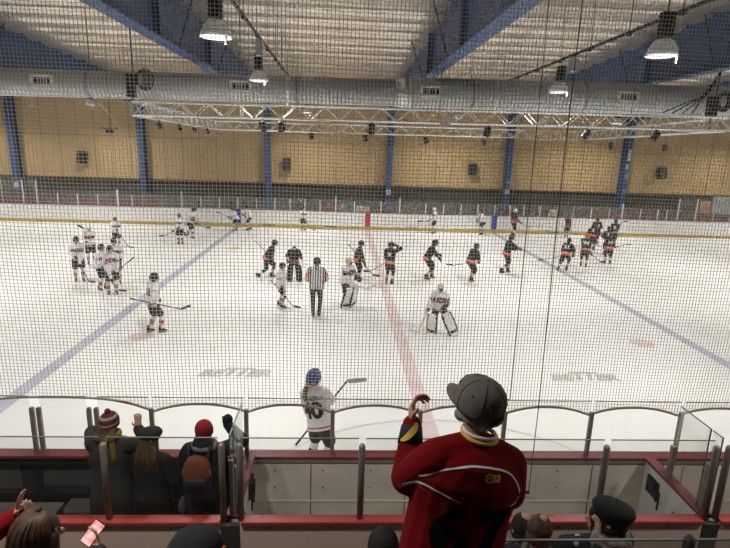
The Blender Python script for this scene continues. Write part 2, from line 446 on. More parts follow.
# insulation blanket sagging between purlins
rb = MB(); ys = []; y = -12.5; bay = 1.25
nb = int(41.2 / bay)
prof = []
for i in range(nb + 1):
    y0 = -12.5 + i * bay
    for q in range(8):
        t = q / 8; yy = y0 + t * bay
        if yy > 28.6: break
        prof.append((yy, roofz(yy) - .17 * (4 * t * (1 - t)) ** .75))
nx = 22
vs = []; fs = []
for i in range(nx + 1):
    x = -XW + 2 * XW * i / nx
    for k_, (yy, zz) in enumerate(prof): vs.append((x, yy, zz + .012 * math.sin(i * 2.3 + k_ * .8)))
n = len(prof)
for i in range(nx):
    for k_ in range(n - 1): fs.append((i * n + k_, i * n + k_ + 1, (i + 1) * n + k_ + 1, (i + 1) * n + k_))
rb.add(vs, fs); ceil = struct(rb.build('ceiling', M['foil'], None, True))
struct(MB().box((0, 8, 9.35), (2 * XW, 42, .1)).build('ceiling_deck', M['blockwall']))

# --- blue steel portal frames
CX = [-29.2, -21.6, -13.95, -6.25, 1.38, 9.0, 16.66, 24.3]
for i, x in enumerate(CX):
    onscr = {1: 'at the left edge of the photo', 2: 'second from the left, beside the black hoist', 3: 'third from the left, behind the left high-bay lamps', 4: 'running down beside the red centre line', 5: 'right of centre, behind the small right lamp', 6: 'with peeling grey paint near the right edge'}
    if i not in onscr: continue
    g = thing('steel_frame', 'blue steel column and roof rafter ' + onscr[i], 'column', (x, 28.1, .0), group='blue steel roof frames')
    # local coords: subtract 28.1 from Y
    c = MB(); top = 7.9
    c.rings([((0, .12, 0), (.17, 0, 0), (0, .2, 0)), ((0, .0, 7.4), (.17, 0, 0), (0, .34, 0))], 4, 0) if False else None
    for sy0, sy1 in ((-.22, -.36), (.30, .30)):
        c.add([(-.17, sy0, 0), (.17, sy0, 0), (.17, sy0 + .025, 0), (-.17, sy0 + .025, 0), (-.17, sy1, top), (.17, sy1, top), (.17, sy1 + .025, top), (-.17, sy1 + .025, top)],
              [(0, 1, 2, 3), (4, 5, 6, 7), (0, 1, 5, 4), (1, 2, 6, 5), (2, 3, 7, 6), (3, 0, 4, 7)])
    c.add([(-.012, -.22, 0), (.012, -.22, 0), (.012, .30, 0), (-.012, .30, 0), (-.012, -.36, top), (.012, -.36, top), (.012, .30, top), (-.012, .30, top)],
          [(0, 1, 2, 3), (4, 5, 6, 7), (0, 1, 5, 4), (1, 2, 6, 5), (2, 3, 7, 6), (3, 0, 4, 7)])
    c.build('column', M['bluesteel'], g)
    rf = MB(); Y = [.3, -3, -9, -14.7, -15.3, -20.1, -27, -40.6]
    ZB = [6.9, 7.18, 7.2, 7.22, 7.30, 7.26, 7.22, 7.22]
    hw = .20
    for (hw_, zo0, zo1) in ((.2, 0, .03), (.012, .03, None), (.16, None, None)):
        vs = []
        for yy, zb in zip(Y, ZB):
            zt = roofz(yy + 28.1) - .03
            a, bb = (zb, zb + .03) if hw_ == .2 else ((zb + .03, zt - .02) if hw_ == .012 else (zt - .02, zt))
            vs += [(-hw_, yy, a), (hw_, yy, a), (hw_, yy, bb), (-hw_, yy, bb)]
        fs = [(0, 1, 2, 3), tuple(range(len(vs) - 4, len(vs)))]
        for q in range(len(Y) - 1):
            for e in range(4): fs.append((4 * q + e, 4 * q + (e + 1) % 4, 4 * q + 4 + (e + 1) % 4, 4 * q + 4 + e))
        rf.add(vs, fs)
    rf.build('rafter', M['bluesteel'], g)
    for yy in (-15.0, -20.1, -24.5): MB().box((0, yy, (7.25 + roofz(yy + 28.1)) / 2), (.36, .016, roofz(yy + 28.1) - 7.3)).build('stiffener', M['bluesteel'], g)
    for yy in (-14.0, -18.6):
        for sx in (-1, 1):
            MB().tube([(sx * .16, yy, 7.30), (sx * .62, yy + .1, roofz(yy + 28.1) - .2)], .022, 6).build('fly_brace', M['blackmetal'], g)
    if i >= 5:
        pp = MB()
        for (zc, hh, w_, xo) in (((2.4, .3, .3, 0), (3.0, .12, .14, .05)) if i == 5 else ((5.0, .9, .26, .02), (4.2, .35, .18, -.04), (3.6, .3, .12, .06), (2.7, .14, .12, 0))):
            pp.box((xo, -.22 - .14 * zc / 7.9 - .002, zc), (w_, .006, hh), rot=Matrix.Rotation(.0, 3, 'X'))
        pp.build('bare_patch', M['peel'], g)
    if i in (1, 4):
        sg = MB().box((0, -.27, 1.95 if i == 1 else 2.15), (.26, .012, .3)).build('notice', M['white'], g)
        if i == 4: MB().box((0, -.279, 2.17), (.12, .006, .12)).build('notice_print', M['blueboard'], sg)

# --- far boards with corners and ends
def rinkpath(r=8.5, x=30.5):
    P_ = []
    for a in range(0, 13): P_.append((-22 - r * math.sin(a * math.pi / 24), r - r * math.cos(a * math.pi / 24)))
    for a in range(12, -1, -1): P_.append((-22 - r * math.sin(a * math.pi / 24), W - r + r * math.cos(a * math.pi / 24)))
    for a in range(0, 13): P_.append((22 + r * math.sin(a * math.pi / 24), W - r + r * math.cos(a * math.pi / 24)))
    for a in range(12, -1, -1): P_.append((22 + r * math.sin(a * math.pi / 24), r - r * math.cos(a * math.pi / 24)))
    return P_
def wallstrip(P_, o0, o1, z0, z1, mi=0, mb=None):
    mb = mb or MB(); cx, cy = 0, W / 2; vs = []
    for i, (x, y) in enumerate(P_):
        a = V(P_[max(i - 1, 0)]); b = V(P_[min(i + 1, len(P_) - 1)]); t = (b - a).normalized(); nn = V((-t.y, t.x))
        for (o, z) in ((o0, z0), (o1, z0), (o1, z1), (o0, z1)): vs.append((x + nn.x * o, y + nn.y * o, z))
    fs = [(0, 1, 2, 3), tuple(range(len(vs) - 4, len(vs)))]
    for q in range(len(P_) - 1):
        for e in range(4): fs.append((4 * q + e, 4 * q + (e + 1) % 4, 4 * q + 4 + (e + 1) % 4, 4 * q + 4 + e))
    return mb.add(vs, fs, mi)
RP = rinkpath()
fb = thing('rink_boards', 'long white dasher boards with yellow kick plate on the far side of the ice', 'rink boards', (0, W, 0))
def fbp(mb, name, m, smooth=False):
    o = mb.build(name, m, fb, smooth); o.location = (0, -W, 0); return o
fbp(wallstrip(RP, 0, .1, .02, 1.04), 'board_panel', M['board'])
fbp(wallstrip(RP, -.012, 0, .02, .185), 'kick_plate', M['yellow'])
fbp(wallstrip(RP, -.02, .14, 1.04, 1.075), 'cap_rail', M['redcapfar'])
for x in (-7.77, 7.77): fbp(MB().box((x, W - .006, .62), (.34, .012, .84)), 'blue_stripe', M['blueboard'])
fbp(MB().box((0, W - .006, .62), (.30, .012, .84)), 'red_stripe', M['redboard'])
for x in (2.7, -9.9, 10.9):
    g_ = MB()
    for dx in (-.33, .33): g_.box((x + dx, W - .004, .6), (.02, .008, .8))
    g_.box((x, W - .004, .22), (.68, .008, .03)); fbp(g_, 'gate_outline', M['steel'])
for x in (-2.25, -5.9, 11.4): fbp(MB().box((x, W - .012, .145), (.75, .012, .05)), 'advert_plate', M['crate'])
FP = [(-23.7, 1), (-22.5, 1), (-21.35, 1), (-20.16, 1), (-19.39, 1), (-18.22, 0), (-17.08, 0), (-15.92, 0), (-14.77, 2), (-13.93, 0), (-13.32, 0), (-12.19, 0), (-11.05, 2), (-9.94, 0), (-8.85, 0), (-7.76, 0), (-6.66, 0), (-5.57, 0), (-4.67, 0),
      (-3.78, 0), (-2.88, 0), (-1.92, 2), (-.81, 0), (.79, 0), (1.94, 2), (3.5, 0), (4.6, 0), (5.67, 0), (6.72, 0), (7.76, 0), (8.69, 0), (9.56, 0), (10.56, 0), (11.62, 0), (12.65, 0), (13.78, 0), (14.91, 0), (15.73, 2), (16.9, 0), (17.98, 0), (18.56, 0), (19.26, 1), (20.41, 1), (21.57, 1), (22.6, 1), (23.7, 1)]
def pheight(k): return {0: 1.72, 1: 2.42, 2: 2.0}[k]
for q, (x, k_) in enumerate(FP):
    yb = W + .05
    if abs(x) > 22: yb -= (abs(x) - 22) ** 2 / 17
    w_ = .085 if k_ == 2 else .045
    fbp(MB().box((x, yb, (1.03 + pheight(k_)) / 2), (w_, .05, pheight(k_) - 1.03)), 'glass_post', M['postwhite'])
    if q < len(FP) - 1:
        x2, k2 = FP[q + 1]; y2 = W + .05 - (max(0, abs(x2) - 22) ** 2 / 17)
        h = min(pheight(k_), pheight(k2)) + .06; h = max(h, 1.80)
        p_ = MB(); d = .02
        a = V((x + .02, yb, 0)); c = V((x2 - .02, y2, 0)); n_ = V((0, .006, 0))
        vs = [a - n_, c - n_, c + n_, a + n_]; vs = [(v.x, v.y, 1.06) for v in vs] + [(v.x, v.y, h) for v in vs]
        p_.add(vs, [(0, 1, 2, 3), (4, 5, 6, 7), (0, 1, 5, 4), (1, 2, 6, 5), (2, 3, 7, 6), (3, 0, 4, 7)])
        fbp(p_, 'glass_pane', M['glassdirty'])

# --- behind the far boards
for (x0, x1, lab) in ((-24, -13, 'long maroon bench seating behind the far glass at the left end'), (14.2, 24, 'long maroon bench seating behind the far glass at the right end')):
    t = thing('spectator_bench', lab, 'bench', ((x0 + x1) / 2, 27.6, 0), group='benches behind the far boards'); L = x1 - x0
    MB().box((0, .12, 1.1), (L, .05, .5)).build('backrest', M['maroon'], t)
    MB().box((0, -.15, .82), (L, .5, .05)).build('seat', M['maroon'], t)
    l_ = MB()
    for q in range(9): l_.box((-L / 2 + .2 + q * (L - .4) / 8, 0, .72 if False else .4), (.06, .4, .8))
    l_.build('leg', M['blackmetal'], t)
t = thing('notice_board', 'orange notice panel on the far wall at the right', 'sign', (22.73, 28.45, 1.66)); MB().box((0, 0, 0), (.62, .04, .72)).build('panel', M['orangesign'], t); MB().box((0, .012, 0), (.7, .03, .8)).build('frame', M['cream'], t)
t = thing('roller_door', 'pale grey door sheet low on the far wall at the right edge', 'door', (24.1, 28.4, 0)); 
q_ = MB()
for k_ in range(12): q_.box((0, 0, .12 + k_ * .2), (1.9, .05, .19))
q_.build('door_sheet', M['paleboard'], t); MB().box((-1.0, 0, 1.2), (.1, .1, 2.4)).build('jamb', M['steel'], t)

# --- speakers on the far wall
for (x, z, lab) in ((-17.6, 3.68, 'black loudspeaker on the tan wall, leftmost of four'), (-5.08, 3.64, 'black loudspeaker on the tan wall, second of four from the left'), (6.74, 3.68, 'black loudspeaker on the tan wall, third of four from the left'), (19.16, 3.79, 'black loudspeaker on the tan wall, rightmost of four')):
    t = thing('loudspeaker', lab, 'speaker', (x, 28.2, z), group='loudspeakers on the far wall'); rr = Matrix.Rotation(R(-15), 3, 'X')
    MB().box((0, -.1, .05), (.52, .40, .68), 0, rr, .02).build('cabinet', M['black'], t)
    MB().box((0, -.29, .1), (.38, .02, .54), 0, rr).build('front_grille', M['blackmetal'], t)
    MB().tube([(0, .05, .05), (0, .27, .0)], .03, 6).build('bracket', M['blackmetal'], t)

# --- spiral duct
du = thing('ventilation_duct', 'large round galvanised spiral duct hanging across the whole rink', 'air duct', (0, 12, 6.62))
def ductz(x): return (x + 1) * .009 - .04
def cyl(x0, x1, r0, r1, n=32, mi=0, mb=None): return (mb or MB()).tube([(x0, 0, ductz(x0)), (x1, 0, ductz(x1))], [r0, r1], n, mi)
for x0, x1, r in ((-32.8, .1, .415), (.45, 32.8, .49)): cyl(x0, x1, r, r).build('duct_section', M['galv'], du, True)
cyl(.1, .45, .415, .49).build('reducer', M['galvplain'], du, True)
for x in (-26, -19, -13.2, -8.2, -3.4, .06, .5, 3.3, 6.1, 10.8, 16, 22): 
    r = .42 if x < .3 else .495
    cyl(x - .03, x + .03, r + .008, r + .008).build('joint_band', M['galvplain'], du, True)
for x in (-13.9, -9.6, -3.1, 2.5, 6.2, 12.8):
    r = .415 if x < .3 else .49; z0 = ductz(x)
    s_ = MB(); s_.tube([(x, (r + .012) * math.cos(a * math.pi / 12), z0 + (r + .012) * math.sin(a * math.pi / 12)) for a in range(25)], .012, 5)
    s_.tube([(x, 0, z0 + r), (x, 0, roofz(12) - 6.62)], .01, 5); s_.build('hanger_strap', M['blackmetal'], du)
for x in (-22, -16.9, -10.86, -4.84, 1.13, 7.51, 13.6, 19.6):
    r = .415 if x < .3 else .49; z0 = ductz(x) + .02
    fr = MB(); 
    for dz in (-.14, .14): fr.box((x, -r - .03, z0 + dz), (.68, .12, .075))
    for dx in (-.30, .30): fr.box((x + dx, -r - .03, z0), (.08, .12, .28))
    g_ = fr.build('air_grille', M['cream'], du)
    MB().box((x, -r - .005, z0), (.54, .03, .24)).build('grille_back', M['black'], g_)
    lv = MB()
    for q in range(4): lv.box((x - .135 + q * .09 + (.0), -r - .04, z0), (.022, .03, .24))
    lv.build('louvre', M['cream'], g_)

# --- box truss ring
tz = 5.52; th = .37
ts = thing('lighting_truss', 'rectangular ring of silver box truss hanging over centre ice', 'truss', (1.1, 15, tz))
def span(A, B_, name='truss_span'):
    A = V(A) - V((1.1, 15, tz)); B_ = V(B_) - V((1.1, 15, tz)); d = (B_ - A); L = d.length; d.normalize(); s_ = d.cross(V((0, 0, 1))).normalized(); u_ = V((0, 0, 1)); h = th / 2; mb = MB()
    for a in (-1, 1):
        for b2 in (0, 1): mb.tube([A + s_ * a * h + u_ * b2 * th, B_ + s_ * a * h + u_ * b2 * th], .027, 6)
    nb_ = int(round(L / .42)); st = L / nb_
    for k_ in range(nb_):
        p = A + d * st * k_; q = p + d * st; up = k_ % 2
        for a in (-1, 1): mb.tube([p + s_ * a * h + u_ * th * up, q + s_ * a * h + u_ * th * (1 - up)], .013, 5)
        mb.tube([p + s_ * h * (1 if up else -1), q + s_ * h * (-1 if up else 1)], .013, 5)
        mb.tube([p + s_ * h * (1 if up else -1) + u_ * th, q + s_ * h * (-1 if up else 1) + u_ * th], .013, 5)
    for q in range(0, int(L / 3) + 1):
        c_ = A + d * min(L, q * 3)
        for a in (-1, 1): mb.tube([c_ + s_ * a * h, c_ + s_ * a * h + u_ * th], .02, 5)
    return mb.build(name, M['alu'], ts)
x0, x1, y0, y1 = -7.55, 9.9, 10, 20
span((x0, y0, tz), (x1, y0, tz + .14)); span((x0, y1, tz - .06), (x1, y1, tz + .02)); span((x0, y0 + .2, tz), (x0, y1 - .2, tz - .06)); span((x1, y0 + .2, tz + .14), (x1, y1 - .2, tz + .02))
for x, y in ((x0 + 3, y0), (x0 + 3, y1), (x1 - 3, y1), (x1 - 3, y0), (1.2, y0)):
    MB().tube([(x - 1.1, y - 15, th), (x - 1.1, y - 15, roofz(y) - tz)], .008, 5).build('suspension_wire', M['cord'], ts)
# small things hung from the truss
def canlamp(px, z, y, lab, grp, tilt=35, rz=0, s=1.0):
    t = thing('stage_lamp', lab, 'stage lamp', (px, y, z), R(rz), grp, s); rr = Matrix.Rotation(R(tilt), 3, 'X')
    MB().lathe([(.02, -.16), (.11, -.15), (.125, .0), (.125, .14), (.14, .15), (.14, .18), (.11, .18), (.10, .10)], 14, 0, (0, 0, -.05), rr @ Matrix.Rotation(math.pi, 3, 'X')).build('can', M['black'], t, True)
    y_ = MB(); y_.tube([(-.17, 0, -.05), (-.17, 0, .12), (.17, 0, .12), (.17, 0, -.05)], .015, 5); y_.tube([(0, 0, .12), (0, 0, .24)], .025, 6); y_.build('yoke', M['blackmetal'], t)
    MB().ell((0, 0, -.05), (.10, .10, .02), rr).build('lens', M['steel'], t, True)
front = [(265, 'leftmost on the front truss, before the blue column'), (282, 'second from the left on the front truss'), (368, 'third from the left on the front truss, near its middle'), (481, 'fourth from the left on the front truss'), (578, 'rightmost but one on the front truss'), (648, 'rightmost on the front truss')]
for k_, (x, l) in enumerate(front):
    xx = -1.65 + (x - 340) / 33; canlamp(xx, 5.37 + .008 * (xx + 7.5), 9.9, 'black stage lamp ' + l, 'stage lamps on the front truss', 30, k_ * 25 - 40, .8)
back = [(311, 'leftmost on the far truss'), (362, 'second on the far truss from the left'), (420, 'third on the far truss from the left'), (476, 'fourth on the far truss from the left'), (601, 'fifth on the far truss from the left'), (655, 'rightmost on the far truss')]
for k_, (x, l) in enumerate(back):
    xx = -1.65 + (x - 340) / 20.0; canlamp(xx, 5.33, 19.9, 'small black stage lamp ' + l, 'stage lamps on the far truss', 20, 180 + k_ * 31, .85)
for k_, y in enumerate((12, 14.2, 16.2, 18.3)):
    canlamp(x0, 5.36, y, 'small black stage lamp on the left truss side, %s from its near end' % ['first', 'second', 'third', 'fourth'][k_], 'stage lamps on the left truss side', 25, -90, .6)
for (x, y, z, lab) in ((438, 10, 5.60, 'silver floodlight clamped on the front truss right of its middle'),):
    t = thing('floodlight', lab, 'floodlight', (-1.65 + (x - 340) / 33, y - .22, z))
    MB().lathe([(.03, .16), (.05, .05), (.15, -.06), (.16, -.08), (.13, -.075), (.04, .0)], 14).build('reflector', M['galvplain'], t, True)
    MB().tube([(0, 0, .13), (0, .10, .18)], .02, 6).build('clamp', M['alu'], t)
for (x, y, z, lab) in ((-18.04, 24, 6.55, 'small silver pendant lamp under the duct at far left'),):
    t = thing('pendant_lamp', lab, 'lamp', (x, y, z))
    MB().lathe([(.05, .3), (.08, .1), (.22, -.1), (.24, -.14), (.2, -.13), (.06, .05)] if x < -15 else [(.04, .12), (.1, .05), (.36, -.02), (.37, -.05), (.1, -.04)], 16).build('shade', M['galvplain'], t, True)
    MB().tube([(0, 0, .1), (0, 0, roofz(y) - z)], .008, 5).build('cable', M['cord'], t)
t = thing('camera_mount', 'small black camera bracket hanging left of the truss', 'camera', (-8.29, 10, 5.06))
MB().box((0, 0, 0), (.16, .2, .10), 0, None, .01).build('camera', M['black'], t); m_ = MB()
for a in range(4): m_.tube([(0, 0, .03), (.2 * math.cos(a * 1.57 + .6), .2 * math.sin(a * 1.57 + .6), .08)], .012, 5)
m_.tube([(0, 0, 0), (.02, 0, .4)], .008, 5); m_.build('arm', M['blackmetal'], t)
MB().tube([(.02, 0, .4), (.02, 0, roofz(10) - 5.06)], .006, 5).build('wire', M['cord'], t)
# chain hoists with coiled cable
for (x, lab, rod) in ((-7.5, 'black chain hoist with coiled cable over the left truss corner', 1), (9.45, 'black chain hoist with drooping cables over the right truss corner', 0)):
    t = thing('chain_hoist', lab, 'hoist', (x, 10, 6.0))
    MB().box((-.12, 0, .32), (.2, .3, .62), 0, None, .02).build('motor', M['black'], t)
    c_ = MB()
    for k_ in range(5):
        r = .13 + .022 * k_; c_.tube([(.15 + .03 * k_ + r * math.cos(a * math.pi / 10), -.05 + .03 * k_, .5 + r * 1.35 * math.sin(a * math.pi / 10)) for a in range(21)], .02, 5)
    c_.build('cable_coil', M['black'], t, True)
    MB().tube([(-.05, 0, .6), (-.05, 0, roofz(10) - 6.0)], .016, 6).build('rod', M['blackmetal'], t)
    MB().tube([(-.1, 0, .05), (-.1, 0, -.3)], .014, 6).build('chain', M['blackmetal'], t)
    if not rod:
        d_ = MB()
        for k_ in range(4): d_.tube(bez([(.05 * k_, 0, 1.6), (-.2 - .1 * k_, 0, .9 - .1 * k_), (-.5 - .08 * k_, 0, .5), (-.7 - .3 * k_, 0, .12)], 6), .02, 5)
        d_.tube(bez([(.1, 0, 1.6), (-.5, 0, 1.45), (-1.0, .2, 1.62), (-1.5, .3, 1.5), (-2.0, .4, 1.68)], 6), .018, 5)
        d_.box((.05, 0, 1.65), (.5, .2, .16)); d_.build('cable_bundle', M['black'], t)

# --- high-bay lamps on their rails
for (x, lab) in ((-4.1, 'dark steel lighting rail running away under the roof at the left'), (4.8, 'dark steel lighting rail running away under the roof at the right')):
    t = thing('lighting_rail', lab, 'rail', (x, 12, 7.62)); r_ = MB().box((.18, 0, 0), (.05, 28, .07)); r_.build('channel', M['blackmetal'], t)
    for q in range(14): MB().tube([(.18, -13 + 2 * q, .02), (.18, -13 + 2 * q, roofz(-1 + 2 * q) - 7.62)], .01, 5).box((.18, -13 + 2 * q, -.05), (.08, .12, .06)).build('hanger', M['blackmetal'], t)
    MB().box((.18, -2.6 if x < 0 else -2.0, -.26), (.2, .16, .42), 0, None, .01).build('junction_box', M['galvplain'], t)
def highbay(x, y, lab, power, scale=1):
    t = thing('high_bay_lamp', lab, 'lamp', (x, y, 6.62), 0, 'high-bay lamps over the ice')
    b_ = MB().box((0, 0, .52), (.2, .2, .44), 0, None, .012)
    for q in range(5): b_.box((0, -.105, .36 + .08 * q), (.19, .02, .03)); b_.box((-.105, 0, .36 + .08 * q), (.02, .19, .03)); b_.box((.105, 0, .36 + .08 * q), (.02, .19, .03))
    b_.build('ballast_box', M['black'], t)
    MB().lathe([(.06, .30), (.10, .29), (.15, .26), (.21, .19), (.255, .1), (.28, .0), (.285, -.012)], 28).build('reflector', M['acrylic'], t, True)
    MB().lathe([(.004, .02), (.27, .02), (.278, .008), (.27, -.004), (.2, -.012), (.004, -.016)], 28).build('lens', M['lens'], t, True)
    MB().tube([(.2, -.16, 0), (.2, -.16, -.14)], [.022, .014], 8).build('safety_clip', M['white'], t)
    MB().tube([(0, 0, .72), (0, 0, .98), (.15, 0, 1.0)], .014, 6).build('hanger', M['blackmetal'], t)
    l = bpy.data.lights.new('lamp_light', 'AREA'); l.shape = 'DISK'; l.size = .5; l.spread = R(152); l.energy = power; l.color = (1, .965, .90)
    o = obj('lamp_light', l, t); o.location = (0, 0, -.03)
    return t
vis = {(-3.89, 4.1): 'large high-bay lamp, nearer of the two at the left', (-4.1, 10.4): 'high-bay lamp before the duct, farther of the two at the left', (4.16, 4.1): 'large high-bay lamp, nearer of the two at the right', (-15.26, 24.5): 'small high-bay lamp showing under the duct left of the hoist', (-3.6, 24.5): 'small high-bay lamp showing under the duct between the left and centre columns', (4.8, 24.5): 'small high-bay lamp showing under the duct right of the centre column', (13.9, 24.5): 'small high-bay lamp showing under the duct beside the peeling column', (4.8, 10.4): 'high-bay lamp before the duct, farther of the two at the right'}
for x in (-22.4, -13.2, -4.1, 4.8, 13.9, 23):
    for y in (-3.0, 4.1, 10.4, 17.0, 24.5):
        x_ = {(4.8, 4.1): 4.16, (-4.1, 4.1): -3.89, (-13.2, 24.5): -15.26, (-4.1, 24.5): -3.6, (4.8, 24.5): 4.8}.get((x, y), x)
        lab = vis.get((x_, y), 'high-bay lamp hidden behind the duct or out of view')
        highbay(x_, y, lab, LAMP * (STANDS if y < 0 else 1))
# loose wires seen against the roof and wall
for (pts, lab) in ((((-7.4, 10, 5.9), (-7.5, 11, 5.8), (-13.2, 27.8, 4.2), (-13.4, 28.0, 3.4)) if 0 else ((-12.9, 20.2, 6.45), (-13.6, 28.3, 3.5)), 'thin pale wire slanting down to the far wall at the left'),):
    t = MB().tube(pts, .012, 5).build('wire', M['cream']); tag(t, lab, 'wire')
# ================================================================== NEAR SIDE
def pane(mb_name, x0, x1, y, z0, z1, parent, edge=True, base=(0, 0, 0)):
    p_ = MB().box(((x0 + x1) / 2, y, (z0 + z1) / 2), (x1 - x0, .012, z1 - z0)).build(mb_name, M['glass'], parent)
    if edge: MB().box(((x0 + x1) / 2, y, z1 + .003), (x1 - x0, .014, .007)).build('glass_edge', M['glassedge'], p_)
    return p_
nb_ = thing('rink_barrier', 'near ice-side barrier with dark red top rail and low glass', 'barrier', (0, -.05, 0))
def nbp(mb, name, m, smooth=False):
    o = mb.build(name, m, nb_, smooth); o.location = (0, .05, 0); return o
nbp(MB().box((0, -.035, .53), (44, .07, 1.02)), 'board_panel', M['board'])
nbp(MB().box((0, -.085, .48), (44, .03, .92)).box((0, -.1, .42), (44, .012, .03)), 'board_lining', M['boardin'])
j = MB()
for x in [-1.95 + 1.2 * k for k in range(-3, 5)]: j.box((x, -.102, .48), (.010, .006, .92))
for x in [-2.4 + .6 * k for k in range(9)]:
    for z in (.2, .62, .86): j.box((x, -.103, z), (.018, .006, .018))
nbp(j, 'lining_joint', M['concrete'])
nbp(MB().box((0, .006, .11), (44, .012, .2)), 'kick_plate', M['yellow'])
nbp(MB().box((0, -.055, 1.05), (44, .17, .04), 0, None, .008), 'cap_rail', M['redcap'])
PX = [-9.7, -8.6, -7.5, -6.35, -5.30, -5.22, -4.63, -4.545, -3.89, -2.75, -1.69, -.60, .47, 1.58, 2.75, 3.87, 4.97, 6.07, 7.2, 8.3, 9.4]
for x in PX:
    p_ = MB().box((x, -.03, 1.33), (.05, .045, .62), 0, None, .006)
    p_.box((x, -.03, 1.645), (.042, .04, .02))
    nbp(p_, 'glass_post', M['postdark'])
for a, c in zip(PX[:-1], PX[1:]):
    if c - a > .2:
        o = MB().box(((a + c) / 2, -.03, 1.435), (c - a - .05, .012, .73)).build('glass_pane', M['glass'], nb_); o.location = (0, .05, 0)
        e = MB().box(((a + c) / 2, -.03, 1.803), (c - a - .05, .014, .006)).build('glass_edge', M['glassedge'], o)

# stand-side barrier
B2 = -1.25
sb_ = thing('stand_barrier', 'stand-side barrier with bright red rail in front of the spectators', 'barrier', (0, B2, 0))
def sbp(mb, name, m, smooth=False):
    o = mb.build(name, m, sb_, smooth); o.location = (0, -B2, 0); return o
for a, c in ((-9, -2.80), (-2.59, 2.27), (2.46, 9)):
    sbp(MB().box(((a + c) / 2, B2 - .02, .53), (c - a, .05, 1.0)), 'barrier_panel', M['panelpink'])
    sbp(MB().box(((a + c) / 2, B2 + .02, .53), (c - a, .03, 1.0)), 'inner_lining', M['boardin'])
    sbp(MB().box(((a + c) / 2, B2 - .01, 1.055), (c - a, .125, .045), 0, None, .01), 'cap_rail', M['redcap2'])
    s_ = MB()
    x = a + .3
    while x < c - .1:
        s_.box((x, B2 - .047, .99), (.015, .006, .015)); x += .6
    sbp(s_, 'panel_screw', M['concrete'])
for x in (-2.70, 2.365): sbp(MB().box((x, B2 - .02, .5), (.17, .06, 1.04)), 'gate_post', M['darkpost'])
SPX = [-7.5, -6.3, -5.1, -3.92, -2.775, -2.60, -1.38, -.14, 1.13, 2.295, 2.43, 3.6, 4.8, 6.0]
for x in SPX:
    p_ = MB().tube([(x, B2, 1.06), (x, B2, 1.90), (x, B2, 1.925)], [.034, .034, .022], 12)
    sbp(p_, 'glass_post', M['postdark'], True)
for a, c in zip(SPX[:-1], SPX[1:]):
    if c - a > .3:
        o = MB().box(((a + c) / 2, B2, 1.53), (c - a - .07, .012, .91)).build('glass_pane', M['glass'], sb_); o.location = (0, -B2, 0)
        MB().box(((a + c) / 2, B2, 1.988), (c - a - .07, .014, .007)).build('glass_edge', M['glassedge'], o)
# side walls of the boxes
for (x, lab) in ((-2.70, 'partition with red rail between the left box and the empty middle box'), (2.37, 'partition with red rail at the right end of the empty middle box')):
    t = thing('box_partition', lab, 'partition', (x, -.66, 0), group='partitions between the boxes')
    MB().box((0, 0, .52), (.07, 1.10, 1.0)).build('side_panel', M['board'], t)
    MB().box((0, 0, 1.052), (.13, 1.10, .045), 0, None, .008).build('cap_rail', M['redcap'], t)
    for (y0, y1) in ((.13, -.38), (-.41, -.56)):
        p_ = MB().box((0, (y0 + y1) / 2, 1.53), (.012, abs(y1 - y0), .92)).build('glass_pane', M['glass'], t)
        MB().box((0, (y0 + y1) / 2, 1.995), (.014, abs(y1 - y0), .008)).box((0, y1 + .004, 1.53), (.014, .008, .92)).build('glass_edge', M['glassedge'], p_)
    for yy, zt in (((.14, 1.48), (-.45, 1.62)) if x > 0 else ((-.40, 1.55), (-.52, 1.7))):
        MB().box((.0, yy, (1.06 + zt) / 2), (.05, .06, zt - 1.06), 0, None, .006).build('glass_post', M['postdark'], t)
    s = 1 if x < 0 else -1
    l = MB().box((s * .05, .32, .80), (.03, .22, .22)).box((s * .075, .30, .84), (.03, .10, .10)).tube([(s * .08, .36, .86), (s * .10, .14, .72)], .018, 6)
    l.tube([(s * .09, .12, .86), (s * .09, .12, .62)], .012, 6)
    l.build('door_latch', M['blackmetal'], t)
    MB().box((s * .045, -.14, .70), (.02, .10, .13)).tube([(s * .06, -.18, .70), (s * .06, -.10, .70)], .012, 6).build('pull_handle', M['steel'], t)
# floors of the boxes and the stands
struct(MB().box((0, -.66, .05), (18, 1.1, .1)).build('floor_boxes', M['rubber']))
st = MB()
for (y0, y1, z) in ((-1.95, -1.29, .3), (-2.65, -1.95, .75), (-3.3, -2.65, 1.15), (-4.15, -3.3, 1.9), (-4.9, -4.15, 2.5), (-12.5, -4.9, 3.2)):
    st.box((0, (y0 + y1) / 2, z / 2), (64, y1 - y0, z))
struct(st.build('floor_stands', M['concrete']))
struct(MB().box((-26.5, -.7, .55), (35, 1.2, 1.1)).build('trim_2', M['darkpost'])) if 0 else None

# equipment in the left box: dark door framing and a crate behind the glass
t = thing('bench_door_frame', 'dark door framing with black latches on the ice-side boards of the left box', 'door frame', (-4.4, -.10, .1))
m_ = MB()
m_.box((-2.3, .0, .45), (4.9, .02, .86)); m_.box((.95, .0, .45), (1.46, .02, .86))
m_.build('backing', M['rubber'], t)
for x in (-1.7, -.86, -.12, .72): MB().box((x, -.03, .45), (.09, .05, .86)).build('stile', M['blackmetal'], t)
for z in (.10, .44, .86): MB().box((-.5, -.032, z), (2.5, .045, .05)).build('cross_rail', M['blackmetal'], t)
MB().box((-.50, -.012, .68), (.62, .012, .26)).box((-1.32, -.012, .66), (.5, .012, .3)).build('white_infill', M['crate'], t)
MB().box((.12, -.07, .78), (.36, .05, .06)).tube([(.1, -.1, .78), (.4, -.1, .82)], .018, 6).build('latch', M['black'], t)
MB().box((.42, -.06, .66), (.09, .06, .5)).box((.6, -.06, .82), (.1, .05, .2)).build('hinge', M['black'], t)
